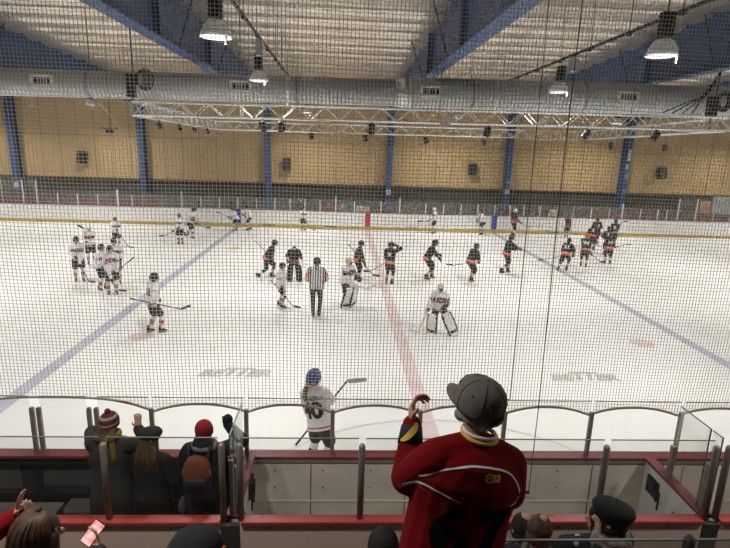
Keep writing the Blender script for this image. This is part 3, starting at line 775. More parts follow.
t = thing('equipment_crate', 'flat grey crate standing inside the left box', 'crate', (-5.16, -.88, .1))
MB().box((0, 0, .37), (.98, .34, .70), 0, None, .02).build('body', M['crate'], t)
MB().box((0, 0, .73), (1.0, .36, .05), 0, None, .012).build('lid', M['crate'], t)
MB().box((0, -.18, .5), (.22, .02, .05)).build('handle', M['blackmetal'], t)
t = thing('players_bench', 'low dark bench against the boards of the left box', 'bench', (-3.9, -.34, .1))
MB().box((0, 0, .42), (1.9, .26, .05), 0, None, .01).build('seat', M['crate'], t)
for x in (-.8, 0, .8): MB().box((x, 0, .2), (.06, .22, .4)).build('leg', M['blackmetal'], t)

# --- protective net
def zb(x):
    lows = [-13.0, -11.9, -10.8, -9.7, -8.6, -7.5, -6.2, -3.89, -2.75, -1.69, -.60, .47, 1.58, 2.75, 3.87, 4.97, 6.07, 7.2, 8.3, 9.4, 10.5, 11.6, 12.7]
    for a, c in zip(lows[:-1], lows[1:]):
        if a <= x <= c:
            t_ = (x - a) / (c - a); k = .105 if c - a < 1.6 else .18
            return 1.575 + k * (1 - abs(2 * t_ - 1) ** (2.2 if c - a < 1.6 else 3.2))
    return 1.6
def ny(x, z): return .045 + .035 * math.sin(x * .9 + z * .5) * min(1, (z - 1.5)) + .015 * math.sin(x * 2.9 - z * 1.3) * min(1, z - 1.5)
nt_ = thing('safety_net', 'tall knotted protective net hanging over the near barrier across the whole view', 'net', (0, .05, 0))
nm = MB(); CELL = .0415; NX0, NX1, NZ1 = -9.6, 9.6, 8.7; rad = NETR
def wire(pts):
    o = len(nm.v); k = len(pts)
    for p in pts:
        x, y, z = p
        nm.v.append(None); nm.v.append(None); nm.v.append(None)
    d = V(pts[-1]) - V(pts[0]); d.normalize()
    a = V((0, 1, 0)); c = d.cross(a).normalized()
    for i, p in enumerate(pts):
        p = V(p)
        for q in range(3):
            an = 2 * math.pi * q / 3 + math.pi / 2
            nm.v[o + 3 * i + q] = tuple(p + (c * math.cos(an) - a * math.sin(an)) * rad)
    for i in range(k - 1):
        for q in range(3):
            nm.f.append((o + 3 * i + q, o + 3 * i + (q + 1) % 3, o + 3 * i + 3 + (q + 1) % 3, o + 3 * i + 3 + q)); nm.m.append(0)
x = NX0
while x < NX1:
    z0 = zb(x); n = 9
    wire([(x + .02 * math.sin(q * 1.1 + x * .4) * (q / n), ny(x, z0 + (NZ1 - z0) * q / n) - .05, z0 + (NZ1 - z0) * q / n) for q in range(n + 1)]); x += .0432 - .0052 * min(1, max(0, (x + .4) / .9))
z = 1.60
while z < NZ1:
    xs = [NX0 + (NX1 - NX0) * q / 240 for q in range(241)] if z < 1.79 else [NX0 + (NX1 - NX0) * q / 40 for q in range(41)]
    run = []
    for xx in xs:
        if z > zb(xx): run.append((xx, ny(xx, z) - .05, z + .012 * math.sin(xx * 1.7)))
        else:
            if len(run) > 1: wire(run)
            run = []
    if len(run) > 1: wire(run)
    z += CELL
nm.build('net_mesh', M['net'], nt_)
pts = [(NX0 + (NX1 - NX0) * q / 400, -.005, zb(NX0 + (NX1 - NX0) * q / 400)) for q in range(401)]
MB().tube(pts, .016, 6).build('border_rope', M['rope'], nt_, True)
MB().tube([(.535, -.02, 1.78), (.52, -.02, 5), (.50, -.02, 8.7)], .0045, 5).build('seam_cord', M['cord'], nt_)
t = thing('pull_cord', 'thin dark cord hanging down in front of the net beside the man in red', 'cord', (.83, -.16, .6))
MB().tube([(0, 0, 0), (0, .0, 1.2), (-.01, .06, 3.5), (-.02, .06, 8.3)], .0055, 6).build('cord', M['cord'], t)
MB().box((-.05, 0, -.01), (.12, .03, .03), 0, None, .006).build('toggle', M['black'], t)

# --- seats and low glass guard in front of the man's row
GY = -3.3
t = thing('glass_guard', 'low glass guard with dark posts in front of the seats at lower right', 'guard', (.9, GY, 1.9))
for (a, c) in ((-.61, .50), (.58, 1.8)):
    p_ = MB().box(((a + c) / 2 - .9, 0, .32), (c - a, .012, .60)).build('glass_pane', M['glassdirty'], t)
    MB().box(((a + c) / 2 - .9, 0, .625), (c - a, .016, .008)).build('glass_edge', M['glassedge'], p_)
for x in (-.65, .54, 1.84):
    MB().tube([(x - .9, 0, 0), (x - .9, 0, .62), (x - .9, 0, .655)], [.034, .034, .015], 10).build('guard_post', M['darkpost'], t, True)
def seat(x, y, z, lab, grp):
    t = thing('stadium_seat', lab, 'seat', (x, y, z), 0, grp, 1.12)
    b_ = MB()
    for i in range(2):
        b_.rings([((0, -.06 - .02 * i, .42), (.22, 0, 0), (0, .02, 0)), ((0, -.11, .70), (.23, 0, 0), (0, .02, 0)), ((0, -.15, .93), (.21, 0, 0), (0, .02, 0)), ((0, -.16, .985), (.15, 0, 0), (0, .014, 0))], 16, 0, 3.2)
        break
    b_.build('backrest', M['seatred'], t, True)
    MB().rings([((0, .02, .42), (.21, 0, 0), (0, 0, .025)), ((0, .3, .43), (.22, 0, 0), (0, 0, .025)), ((0, .36, .43), (.19, 0, 0), (0, 0, .015))], 16, 0, 3).build('seat', M['seatred'], t, True)
    for sx in (-1, 1): MB().box((sx * .19, .05, .21), (.04, .26, .42)).build('leg', M['blackmetal'], t)
for x, lab in ((-.22, 'red stadium seat under the man with thinning brown hair'), (.29, 'red stadium seat under the person in the dark beret'), (.80, 'empty red stadium seat behind the glass guard at lower right')):
    seat(x, -3.11, 1.15, lab, 'red seats behind the guard')
# ================================================================== FIGURES
def ik(a, b, l1, l2, pole):
    a = V(a); b = V(b); d = b - a; L = d.length
    if L > (l1 + l2) * .998: 
        k_ = L / ((l1 + l2) * .998); l1 *= k_; l2 *= k_
    d.normalize(); x = (l1 * l1 - l2 * l2 + L * L) / (2 * L); h = math.sqrt(max(0, l1 * l1 - x * x))
    p = V(pole); p = p - d * p.dot(d)
    if p.length < 1e-6: p = V((0, 0, -1))
    return a + d * x + p.normalized() * h
class J: pass
def skel(hip=(0, -.03, .97), lean=8, side=0, twist=0, RH=(.2, .25, 1.0), LH=(-.2, .25, 1.0), RF=(.12, -.02), LF=(-.12, .04), rt=10, lt=-10, yaw=0, pitch=8, az=.12, eR=None, eL=None, kneeR=None, kneeL=None, roll=0):
    j = J(); j.hip = V(hip); th = R(lean); ph = R(side)
    j.up = V((math.sin(ph), math.sin(th) * math.cos(ph), math.cos(th) * math.cos(ph))).normalized()
    r0 = V((1, 0, 0)); r0 = (r0 - j.up * r0.dot(j.up)).normalized()
    j.right = Quaternion(j.up, -R(twist)) @ r0; j.fwd = j.up.cross(j.right)
    j.S = j.hip + j.up * .50
    nd = (j.up * .65 + V((0, 0, 1)) * .35).normalized(); j.neck = j.S + j.up * .045
    j.Hc = j.S + nd * .215 + j.fwd * .025
    yw = R(yaw); pt = R(pitch)
    f = V((math.sin(yw) * math.cos(pt), math.cos(yw) * math.cos(pt), -math.sin(pt))); rr = V((math.cos(yw), -math.sin(yw), 0)); u = rr.cross(f)
    if roll: q = Quaternion(f, R(roll)); rr = q @ rr; u = q @ u
    j.Hm = Matrix((rr, f, u)).transposed()
    j.SR = j.S + j.right * .185 - j.up * .025; j.SL = j.S - j.right * .185 - j.up * .025
    j.HR, j.HL = V(RH), V(LH)
    j.ER = ik(j.SR, j.HR, .29, .27, eR or (.7, -.5, -.6)); j.EL = ik(j.SL, j.HL, .29, .27, eL or (-.7, -.5, -.6))
    j.hR = j.hip + V((.095, 0, -.02)); j.hL = j.hip + V((-.095, 0, -.02))
    j.AR = V((RF[0], RF[1], az + (RF[2] if len(RF) > 2 else 0))); j.AL = V((LF[0], LF[1], az + (LF[2] if len(LF) > 2 else 0)))
    j.KR = ik(j.hR, j.AR, .445, .43, kneeR or (.12, 1, .1)); j.KL = ik(j.hL, j.AL, .445, .43, kneeL or (-.12, 1, .1))
    j.rt, j.lt = R(rt), R(lt)
    return j
def headm(j): return Matrix.Translation(j.Hc) @ j.Hm.to_4x4()
def put(o, m): o.matrix_basis = m; return o

def torso_rings(j, spec):
    out = []
    for (t, rx, ry, off) in spec:
        c = j.hip + j.up * (.5 * t) + j.fwd * off
        k = max(0, min(1, t)); rv = (V((1, 0, 0)) * (1 - k) + j.right * k); rv = (rv - j.up * rv.dot(j.up)).normalized(); fv = j.up.cross(rv)
        out.append((c, rv * rx, fv * ry))
    return out
def hand_shells(mb, wrist, d, n, side=1, curl=.35, fr=.0092, spread=.3, curls=None, sc=1.0):
    d = V(d).normalized(); n = V(n); n = (n - d * n.dot(d)).normalized(); a = -d.cross(n) * side
    w = V(wrist); M3 = Matrix((d, a, n)).transposed()
    mb.ell(w + d * .05 * sc, (.056 * sc, .043 * sc, .019 * sc), M3, 12, 8)
    mb.cap(w - d * .02, w + d * .03, .026, .028, 10)
    L = (.043, .048, .045, .035)
    for i in range(4):
        b = w + d * .088 * sc + a * (-.031 + .0205 * i) * sc
        dd = (d + a * (-.5 + .33 * i) * spread * .5).normalized(); p = b; cu = curls[i] if curls else curl
        for q, l in enumerate((L[i], L[i] * .68, L[i] * .55)):
            ax = dd.cross(n); ang = cu * (.55, 1.0, .8)[q]
            dd = (dd * math.cos(ang) + n * math.sin(ang)).normalized(); n2 = (n - dd * n.dot(dd))
            e = p + dd * l * sc; mb.cap(p, e, fr * (1.05 - .1 * q), fr * (.95 - .1 * q), 8); p = e
            n = n if n2.length < .2 else n2.normalized()
        n = V(M3.col[2])
    b = w + d * .022 * sc - a * .034 * sc; dd = (d * .75 - a * .62 + n * .18).normalized(); e = b + dd * .040 * sc
    mb.cap(w + d * .015, e, .019, .0125, 8); e2 = e + (d * .8 - a * .1 + n * .6).normalized() * .028 * sc; mb.cap(e, e2, .0115, .0095, 8)
def add_body(root, j, skin='skin', vox=.022, hands=('fist', 'fist'), handspec=None, legs=True, foot=True):
    mb = MB()
    mb.rings(torso_rings(j, [(-.12, .12, .09, 0), (0, .155, .11, 0), (.35, .14, .10, 0), (.75, .175, .115, .01), (.97, .15, .085, 0), (1.08, .07, .06, 0)]), 14)
    mb.cap(j.S - j.up * .03, j.Hc - j.Hm.col[2] * .04, .062, .056, 12)
    H = j.Hm
    def hp(x, y, z): return j.Hc + H @ V((x, y, z))
    mb.ell(j.Hc + H @ V((0, -.008, .015)), (.076, .096, .108), H, 16, 12)
    mb.ell(hp(0, .028, -.062), (.054, .062, .056), H, 12, 8)
    mb.ell(hp(0, .098, -.022), (.014, .022, .024), H, 8, 6)
    mb.ell(hp(0, .082, -.066), (.026, .014, .012), H, 8, 6)
    for s in (-1, 1):
        mb.ell(hp(s * .078, -.008, -.012), (.012, .022, .032), H, 8, 6)
    for (s, Sx, E, Hd, hk) in ((1, j.SR, j.ER, j.HR, hands[0]), (-1, j.SL, j.EL, j.HL, hands[1])):
        mb.cap(Sx, E, .056, .044, 10); mb.cap(E, Hd, .043, .029, 10)
        d = (Hd - E).normalized()
        if hk == 'fist': mb.ell(Hd + d * .045, (.04, .04, .045), None, 10, 8)
        elif hk: 
            k_ = dict(hk); hand_shells(mb, Hd, k_.pop('d'), k_.pop('n'), s, **k_)
    if legs:
        for (h_, K, A, tr) in ((j.hR, j.KR, j.AR, j.rt), (j.hL, j.KL, j.AL, j.lt)):
            mb.cap(h_, K, .088, .06, 10); mb.cap(K, A, .058, .04, 10)
            if foot: mb.cap(A + V((0, -.02, -.06)), A + V((math.sin(tr) * .12, math.cos(tr) * .12, -.07)), .036, .03, 8)
    return fuse(mb, 'body', M[skin], root, vox, 2)
SEGD = lambda P_, a, b: None
def segdist(P_, a, b):
    a = np.array(a); b = np.array(b); d = b - a; t = np.clip(((P_ - a) @ d) / (d @ d), 0, 1); return np.linalg.norm(P_ - (a + t[:, None] * d), axis=1), t
def cloth_paint(j, fn_torso, fn_arm):
    def f(P_):
        t = ((P_ - np.array(j.hip)) @ np.array(j.up)) / .5
        dT = np.linalg.norm((P_ - np.array(j.hip)) - np.outer((P_ - np.array(j.hip)) @ np.array(j.up), np.array(j.up)), axis=1)
        out = np.array([fn_torso(a) for a in t])
        best = dT - .19; arm = np.full(len(P_), -1.0)
        for (a, b, c) in ((j.SR, j.ER, j.HR), (j.SL, j.EL, j.HL)):
            d1, t1 = segdist(P_, a, b); d2, t2 = segdist(P_, b, c)
            m = (d1 - .085 < best) & (d1 < d2); arm = np.where(m, t1, arm); best = np.where(m, d1 - .085, best)
            m = (d2 - .08 < best); arm = np.where(m, 1 + t2, arm); best = np.where(m, d2 - .08, best)
        for i in np.nonzero(arm >= 0)[0]: out[i] = fn_arm(arm[i])
        return out
    return f
def add_top(root, j, name, mats, paint=None, fat=1.0, vox=.022, hem=-.18, hemr=(.225, .165), sleeve=1.0, cuff=.0, collar=True, smooth=3, belly=0.0, shoulders=1.0):
    mb = MB(); f = fat
    spec = [(hem, hemr[0] * f, hemr[1] * f, 0), (hem * .4, hemr[0] * f * .97, hemr[1] * f, .005 + belly * .5), (.3, .205 * f, .152 * f, .01 + belly), (.72, .222 * f, .158 * f, .012 + belly * .4), (.93, .20 * f * shoulders, .125 * f, 0), (1.04, .12 * f, .085 * f, 0), (1.10, .078, .074, 0)]
    mb.rings(torso_rings(j, spec), 18)
    for (Sx, E, Hd) in ((j.SR, j.ER, j.HR), (j.SL, j.EL, j.HL)):
        mb.cap(j.S + j.up * .035, Sx + j.up * .005, .072, .085 * sleeve * f, 12)
        e = E + (Hd - E) * (1 - cuff)
        mb.cap(Sx, E, .088 * sleeve * f, .078 * sleeve * f, 12); mb.cap(E, e, .078 * sleeve * f, .062 * sleeve, 12)
    return fuse(mb, name, mats, root, vox, smooth, paint)
def add_pants(root, j, m='pant', vox=.024, fat=1.0, short=True, name='pants'):
    mb = MB()
    mb.ell(j.hip + V((0, 0, -.02)), (.185 * fat, .15 * fat, .15)); mb.cap(j.hip, j.hip + j.up * .14, .15, .13, 12)
    for (h_, K, A) in ((j.hR, j.KR, j.AR), (j.hL, j.KL, j.AL)):
        if short: mb.cap(h_, h_ + (K - h_) * .86, .128 * fat, .108 * fat, 12)
        else: mb.cap(h_, K, .10 * fat, .078 * fat, 12); mb.cap(K, A + (K - A) * .04, .076 * fat, .06 * fat, 12)
    return fuse(mb, name, M[m], root, vox, 2)
def add_sock(root, K, A, mats, segs):
    d = A - K; ts = [-.06] + [s_[0] for s_ in segs]; rad = lambda t: .074 - .004 * abs(t - .25) * 6 if t < .6 else .068 - (t - .6) * .05
    mb = MB(); mb.tube([K + d * t for t in ts], [rad(t) for t in ts], 12, [s_[1] for s_ in segs])
    return mb.build('sock', mats, root, True)
_sh = {}
def shared(k, fn):
    if k not in _sh: _sh[k] = fn()
    return _sh[k]
def skate_mesh():
    mb = MB(); mb.cap((0, -.03, .07), (0, -.035, -.03), .056, .05, 12); mb.cap((0, -.055, -.055), (0, .13, -.066), .042, .036, 12); mb.cap((0, .03, -.02), (0, .10, -.05), .04, .035, 10)
    return fuse(mb, '_skate', M['skate'], None, .012, 2)
def blade_mesh():
    mb = MB(); mb.box((0, -.075, -.10), (.022, .05, .03)); mb.box((0, .10, -.10), (.022, .06, .03)); mb.box((0, .012, -.108), (.018, .26, .012)); 
    return mb.mesh('blade', [M['holder']])
def add_skate(root, A, tr, pitch=0):
    o = obj('skate', shared('skate', skate_mesh), root); put(o, Matrix.Translation(A) @ Matrix.Rotation(-tr, 4, 'Z') @ Matrix.Rotation(R(-pitch), 4, 'X'))
    b = obj('blade', shared('blade', blade_mesh), o); return o
def glove_mesh(k):
    def fn():
        mb = MB(); mb.cap((0, -.13, 0), (0, -.02, 0), .066, .056, 12); mb.ell((0, .055, 0), (.056, .075, .042)); mb.ell((0, .10, -.028), (.052, .04, .036)); mb.cap((-.045, .02, 0), (-.05, .085, -.02), .024, .02, 8)
        for q in range(3): mb.ell((-.032 + .032 * q, .045, .026), (.015, .05, .024))
        return fuse(mb, '_glove', M[k], None, .013, 1)
    return fn
def add_glove(root, E, H, k='glove', name='glove'):
    d = (H - E).normalized(); q = V((0, 1, 0)).rotation_difference(d)
    o = obj(name, shared('glove' + k, glove_mesh(k)), root); put(o, Matrix.Translation(H) @ q.to_matrix().to_4x4()); return o
def helmet_mesh(k):
    def fn():
        mb = MB(); X = V((1, 0, 0)); Y = V((0, 1, 0))
        mb.rings([((0, -.008, z), X * a, Y * b_) for z, a, b_ in ((-.035, .104, .124), (-.01, .110, .132), (.04, .110, .132), (.09, .092, .113), (.125, .062, .075), (.142, .022, .028))], 24)
        for s in (-1, 1): mb.ell((s * .094, -.005, -.045), (.018, .045, .045)); mb.tube([(s * .03, .11, .075), (s * .034, .03, .142), (s * .03, -.07, .12)], .012, 6)
        mb.ell((0, -.098, -.055), (.075, .03, .05)); mb.tube([(0, .12, .06), (0, .04, .148), (0, -.08, .12)], .010, 6)
        return mb.mesh('helmet', [M[k]], True)
    return fn
def cage_mesh():
    mb = MB()
    def arc(z, r): return [(r * .098 * math.sin(a), -.01 + .150 * r * math.cos(a) , z) for a in [R(-72 + 18 * q) for q in range(9)]]
    for z, r in ((.02, 1.0), (-.012, 1.03), (-.044, 1.04), (-.076, 1.0), (-.105, .90)): mb.tube(arc(z, r), .0036, 5)
    for a in (-54, -27, 0, 27, 54):
        a = R(a); mb.tube([(r * .098 * math.sin(a), -.01 + .150 * r * math.cos(a), z) for z, r in ((.02, 1.0), (-.012, 1.03), (-.044, 1.04), (-.076, 1.0), (-.105, .90))], .0036, 5)
    mb.ell((0, .11, -.105), (.035, .022, .018), None, 8, 6)
    return mb.mesh('face_cage', [M['cage']], True)
def mask_mesh(k):
    def fn():
        mb = MB(); X = V((1, 0, 0)); Y = V((0, 1, 0))
        mb.rings([((0, oy, z), X * a, Y * b_) for z, a, b_, oy in ((-.145, .035, .04, .07), (-.12, .072, .09, .035), (-.06, .105, .13, .006), (0, .114, .142, 0), (.06, .108, .132, 0), (.11, .08, .098, 0), (.145, .028, .034, 0))], 24)
        return mb.mesh('goalie_mask', [M[k]], True)
    return fn
def add_helmet(root, j, k, goalie=False):
    if goalie:
        o = obj('goalie_mask', shared('mask' + k, mask_mesh(k)), root); put(o, headm(j))
        mb = MB()
        for z in (.02, -.01, -.04, -.07): mb.tube([(.075 * math.sin(R(a)) , .156 * math.cos(R(a)) + .006, z) for a in range(-50, 51, 20)], .004, 5)
        for a in (-36, 0, 36): mb.tube([(.075 * math.sin(R(a)), .157 * math.cos(R(a)) + .007, z) for z in (.03, -.08)], .004, 5)
        mb.ell((0, .118, -.02), (.066, .034, .048), None, 12, 8, 0)
        shared('mcage', lambda: mb.mesh('face_cage', [M['blackmetal']], True)); obj('face_cage', _sh['mcage'], o); return o
    o = obj('helmet', shared('hel' + k, helmet_mesh(k)), root); put(o, headm(j)); obj('face_cage', shared('cage', cage_mesh), o); return o

# ---- hockey stick, held (a thing of its own)
def stick(name, label, T, E, bd, loc, rz, sc, goalie=False, blade='tape', shaft='shaft'):
    """T butt end, E heel, bd blade direction - in the holder's local frame"""
    T, E = V(T), V(E); t = thing(name, label, 'hockey stick', loc, rz, 'hockey sticks', sc)
    d = (E - T).normalized()
    T = E - d * (max((E - T).length, 1.0 if not goalie else .6))
    sh = MB().tube([T, E], .0165 if not goalie else .017, 6, 0); sh.tube([T, T + d * .12], .021, 6)
    sh.build('shaft', M['stickw' if goalie else shaft], t, True)
    bd = V(bd); bd = bd.normalized(); nrm = d.cross(bd).normalized(); up = bd.cross(nrm).normalized()
    if up.dot(-d) < 0: up = -up
    mb = MB(); L, hgt = (.34, .105) if goalie else (.30, .078)
    mb.rings([(E + bd * L * q + up * hgt * (.35 if q else .4) + nrm * (.03 * q * q), up * hgt * .5 * k_, nrm * .008) for q, k_ in ((-.02, .7), (.1, .95), (.4, 1.0), (.75, 1.0), (.95, .85), (1.0, .45))], 10, 0, 3)
    mb.build('blade', M['stickw' if goalie else blade], t, True)
    if goalie: MB().rings([(E - d * q, bd * w_, nrm * .012) for q, w_ in ((0, .05), (.05, .05), (.58, .045), (.66, .02))], 10, 0, 3).build('paddle', M['stickw'], t, True)
    return t

POSE = {
    'stand': dict(hip=(0, -.04, .965), lean=8, RF=(.13, -.03), LF=(-.13, .05)),
    'wide': dict(hip=(0, -.08, .93), lean=14, RF=(.2, 0), LF=(-.2, .05)),
    'glide': dict(hip=(0, -.14, .90), lean=26, RF=(.13, -.12), LF=(-.12, .10), pitch=4),
    'stride': dict(hip=(0, -.05, .88), lean=30, RF=(.20, -.42, .05), LF=(-.06, .16), pitch=0, rt=40),
    'strideL': dict(hip=(0, -.05, .88), lean=30, LF=(-.20, -.42, .05), RF=(.06, .16), pitch=0, lt=-40),
    'walk': dict(hip=(0, -.02, .93), lean=14, RF=(.10, -.24, .02), LF=(-.10, .18)),
}
TOPH = {'stand': 1.83, 'wide': 1.77, 'glide': 1.68, 'stride': 1.64, 'strideL': 1.64, 'walk': 1.77}
WHITE = dict(mats=['jw', 'jr', 'bl'], torso=lambda t: 1 if -.10 < t < -.055 else 0, arm=lambda a: 1 if .60 < a < .70 or 1.66 < a < 1.74 else 0,
             sock=(['sw', 'bl', 'jr', 'gold'], [(.06, 0), (.34, 0), (.44, 1), (.55, 2), (.60, 3), (.68, 1), (.95, 0)]))
BLACK = dict(mats=['jb', 'jo', 'wl'], torso=lambda t: 1 if t < .03 else (2 if t < .06 else 0), arm=lambda a: 1 if 1.42 < a < 1.62 else (2 if 1.36 < a < 1.42 else 0),
             sock=(['sb', 'wl', 'jo'], [(.06, 0), (.42, 0), (.52, 1), (.62, 2), (.72, 1), (.95, 0)]))
def letter(jersey, j, txt, size, up_t, back=True, m='wl', shear=0, sp=1.0, name='jersey_number', bold=.0, bvh=None, xo=0, sub=2, sx=1.0):
    vs, fs = textmesh(txt, size, shear, sub, sp, bold); out = -j.fwd if back else j.fwd; rt = j.right if back else -j.right
    return snap(name, [(p.x * sx + xo, p.y) for p in vs], fs, M[m], jersey, jersey.data, j.hip + j.up * (.5 * up_t), rt, j.up, out, .008, bvh)
def player(label, x, y, head, h, team, pose='stand', kit=None, helmet='helb', stk=None, grips=None, num=None, front=True, sticklabel=None, goalie=False, fat=1.06, bladem='tape', bd=None, vox=.022, shift=None, **kw):
    P_ = dict(POSE[pose]); P_.update(kw); sc = h / TOPH[pose]; rz = -R(head)
    if stk:
        T, E = V(stk[0]), V(stk[1])
        if grips:
            if grips[0] is not None: P_['RH'] = tuple(T + (E - T) * grips[0])
            if grips[1] is not None: P_['LH'] = tuple(T + (E - T) * grips[1])
    j = skel(**P_)
    # pull hands back from the stick so the glove, not the wrist, wraps it
    for nm, Sx, E_, pol in (('HR', 'SR', 'ER', (.7, -.5, -.6)), ('HL', 'SL', 'EL', (-.7, -.5, -.6))):
        H = getattr(j, nm); e = getattr(j, E_); setattr(j, nm, H - (H - e).normalized() * .05)
    root = thing('hockey_player', label, 'person', (x, y, 0), rz, None, sc)
    if team == 'ref': root.name = 'referee'
    add_body(root, j, 'skin', vox)
    if team == 'ref':
        js = MB(); 
        top = add_top(root, j, 'striped_shirt', [M['jw'], M['bl'], M['jo']], lambda Pp: refpaint(j, Pp), 1.0, .016)
        bv = bvh_of(top.data); add_pants(root, j, 'pant', .022, .95, False, 'trousers')
    else:
        K = WHITE if team == 'w' else BLACK
        top = add_top(root, j, 'jersey', [M[a] for a in K['mats']], cloth_paint(j, K['torso'], K['arm']), fat, vox)
        add_pants(root, j, 'pant')
        if not goalie or goalie == 'dark':
            for (k_, a) in ((j.KR, j.AR), (j.KL, j.AL)): add_sock(root, k_, a, [M[q] for q in K['sock'][0]], K['sock'][1])
        bv = None
    for (A, tr, F) in ((j.AR, j.rt, P_['RF']), (j.AL, j.lt, P_['LF'])): add_skate(root, A, tr, -18 if len(F) > 2 and F[2] > .03 else 0)
    if goalie:
        for (k_, a, tr) in ((j.KR, j.AR, j.rt), (j.KL, j.AL, j.lt)):
            d = (a - k_).normalized(); f = V((math.sin(tr), math.cos(tr), 0)); f = (f - d * f.dot(d)).normalized(); s_ = d.cross(f)
            top_ = k_ - d * .30; bot = a + d * .06
            mb = MB(); white = goalie != 'dark'
            R5 = []
            for t_, w_, th_ in ((0, .11, .03), (.06, .15, .045), (.35, .155, .06), (.5, .15, .055), (.85, .155, .05), (1.0, .13, .06), (1.06, .10, .10)):
                R5.append((top_ + (bot - top_) * t_ + f * (.10 + (.03 if t_ > .95 else 0)), s_ * w_ * (1 if white else .72), f * th_ * (1 if white else .8)))
            mb.rings(R5, 16, 0, 4); pad = mb.build('leg_pad', [M['white' if white else 'black']], root, True)
            ed = MB()
            for sx in (-1, 1): ed.tube([top_ + (bot - top_) * t_ + f * .11 + s_ * sx * w_ * (1 if white else .7) for t_, w_ in ((.03, .135), (.35, .155), (.85, .15), (1.0, .125))], .04, 6)
            ed.rings([(top_ + (bot - top_) * t_ + f * .158, s_ * .12, f * .008) for t_ in (.80, .92)], 8, 0, 4)
            ed.build('pad_trim', M['black'], pad, True)
        H = j.HR; d = (H - j.ER).normalized(); q = V((0, 1, 0)).rotation_difference(d).to_matrix()
        MB().box(tuple(H + q @ V((.06, .06, 0))), (.05, .36, .22), 0, q, .018).build('blocker', M['white' if goalie != 'dark' else 'board'], root)
        add_glove(root, j.ER, j.HR)
        H = j.HL; d = (H - j.EL).normalized(); q = V((0, 1, 0)).rotation_difference(d).to_matrix()
        c_ = MB(); c_.ell(H + q @ V((0, .10, 0)), (.10, .13, .055), q, 12, 8); c_.cap(H - d * .1, H, .075, .07); c_.ell(H + q @ V((.07, .08, .02)), (.04, .07, .04), q)
        fuse(c_, 'catching_glove', M['glove'] if goalie != 'dark' else M['board'], root, .016, 2)
    else:
        for (E_, H_) in ((j.ER, j.HR), (j.EL, j.HL)): add_glove(root, E_, H_) if team != 'ref' else None
    add_helmet(root, j, helmet, bool(goalie))
    if num:
        lm = 'bl' if team in ('w', 'ref') else 'wl'
        letter(top, j, num, .27, .60, True, lm, 0, 1.0, 'jersey_number', .010)
    gs = 1.3 if goalie else 1.0
    if team == 'w' and front: 
        bvh = bvh_of(top.data)
        letter(top, j, 'UNI ORN', .17 * gs, .66, False, 'bl', .1, .80, 'chest_lettering', .009, bvh, sx=.72); letter(top, j, 'C', .21 * gs, .67, False, 'rl', .1, 1, 'chest_crest', .012, bvh, xo=-.035, sx=.8)
    if team == 'ref':
        for (Sx, E_) in ((j.SR, j.ER), (j.SL, j.EL)):
            a = Sx + (E_ - Sx) * .42; b_ = Sx + (E_ - Sx) * .66; MB().tube([a, b_], .098, 14).build('armband', M['jo'], root, True)
    if stk:
        bdir = bd or (V(stk[1]) - V(stk[0])).cross(V((0, 0, 1))).cross(V((0, 0, 1))) * -1
        stick('hockey_stick', sticklabel, stk[0], stk[1], bdir, (x, y, 0), rz, sc, goalie=bool(goalie), blade=bladem)
    return root, j, top
def refpaint(j, P_):
    u = (P_ - np.array(j.hip)) @ np.array(j.right)
    return (np.floor(u / .036 + 100).astype(int) % 2)
# ================================================================== SKATERS
F_ = .05
# --- white team
player('white-jersey player standing leftmost of the group at the left, facing the camera', -10.66, 12.28, 152, 1.60, 'w', 'stand', stk=((.12, .24, 1.12), (-.30, .55, .05)), grips=(.08, .36), sticklabel='stick held low by the leftmost white player', yaw=-15)
player('white-jersey player with pale mask behind the leftmost player, stick upright', -11.46, 14.98, 155, 1.58, 'w', 'stand', helmet='helw', stk=((.10, .30, .80), (.22, .05, 1.72)), grips=(.12, .3), sticklabel='stick held upright over the shoulder by the pale-masked white player', bd=(.5, .2, .3))
player('white-jersey player at the back of the left group, just below the yellow kick plate', -11.96, 18.62, 140, 1.42, 'w', 'stand', stk=((.1, .26, 1.15), (-.45, .75, .04)), grips=(.08, .35), sticklabel='stick resting on the ice beside the rearmost white player of the left group')
player('white-jersey player turned right in the front of the left group, red lower socks', -9.40, 11.18, 105, 1.56, 'w', 'stand', front=True, RH=(.2, .25, .95), LH=(-.12, .28, 1.0), stk=((.2, .1, 1.05), (.1, .8, .06)), grips=(.1, .4), sticklabel='stick of the white player turned right in the left group')
player('white-jersey player half hidden behind the front pair of the left group', -9.30, 12.05, 165, 1.62, 'w', 'stand')
player('white-jersey player front right of the left group, facing the camera with stick raised', -8.89, 10.72, 155, 1.62, 'w', 'stand', stk=((.12, .22, .50), (-.52, .40, 1.22)), grips=(.16, .46), sticklabel='stick raised to the right by the front player of the left group', bd=(-.8, 0, .6))
player('white-jersey player number 12 alone at left, seen from the side, stick carried level', -6.36, 7.15, 46, 1.60, 'w', 'stand', num='12', stk=((-.10, -.62, 1.16), (.80, .48, .82)), grips=(.40, None), LH=(-.16, .26, .95), sticklabel='stick carried level at the hip by the lone white player at left', bd=(.6, .5, .35), yaw=34, lean=8, RF=(.1, .16), LF=(-.12, -.10), vox=.018)
player('white-jersey player before the far boards at left, front one of a pair', -9.37, 19.75, 190, 1.52, 'w', 'stand', stk=((-.12, .25, 1.05), (.75, .5, .5)), grips=(.1, .42), sticklabel='stick of the front white player of the far left pair')
player('white-jersey player skating right behind another at the far left boards', -9.38, 21.45, 110, 1.62, 'w', 'strideL', stk=((.12, .05, 1.05), (.1, 1.05, .62)), grips=(.1, .42), sticklabel='stick held out by the white player skating right at the far left', bd=(0, 1, .1))
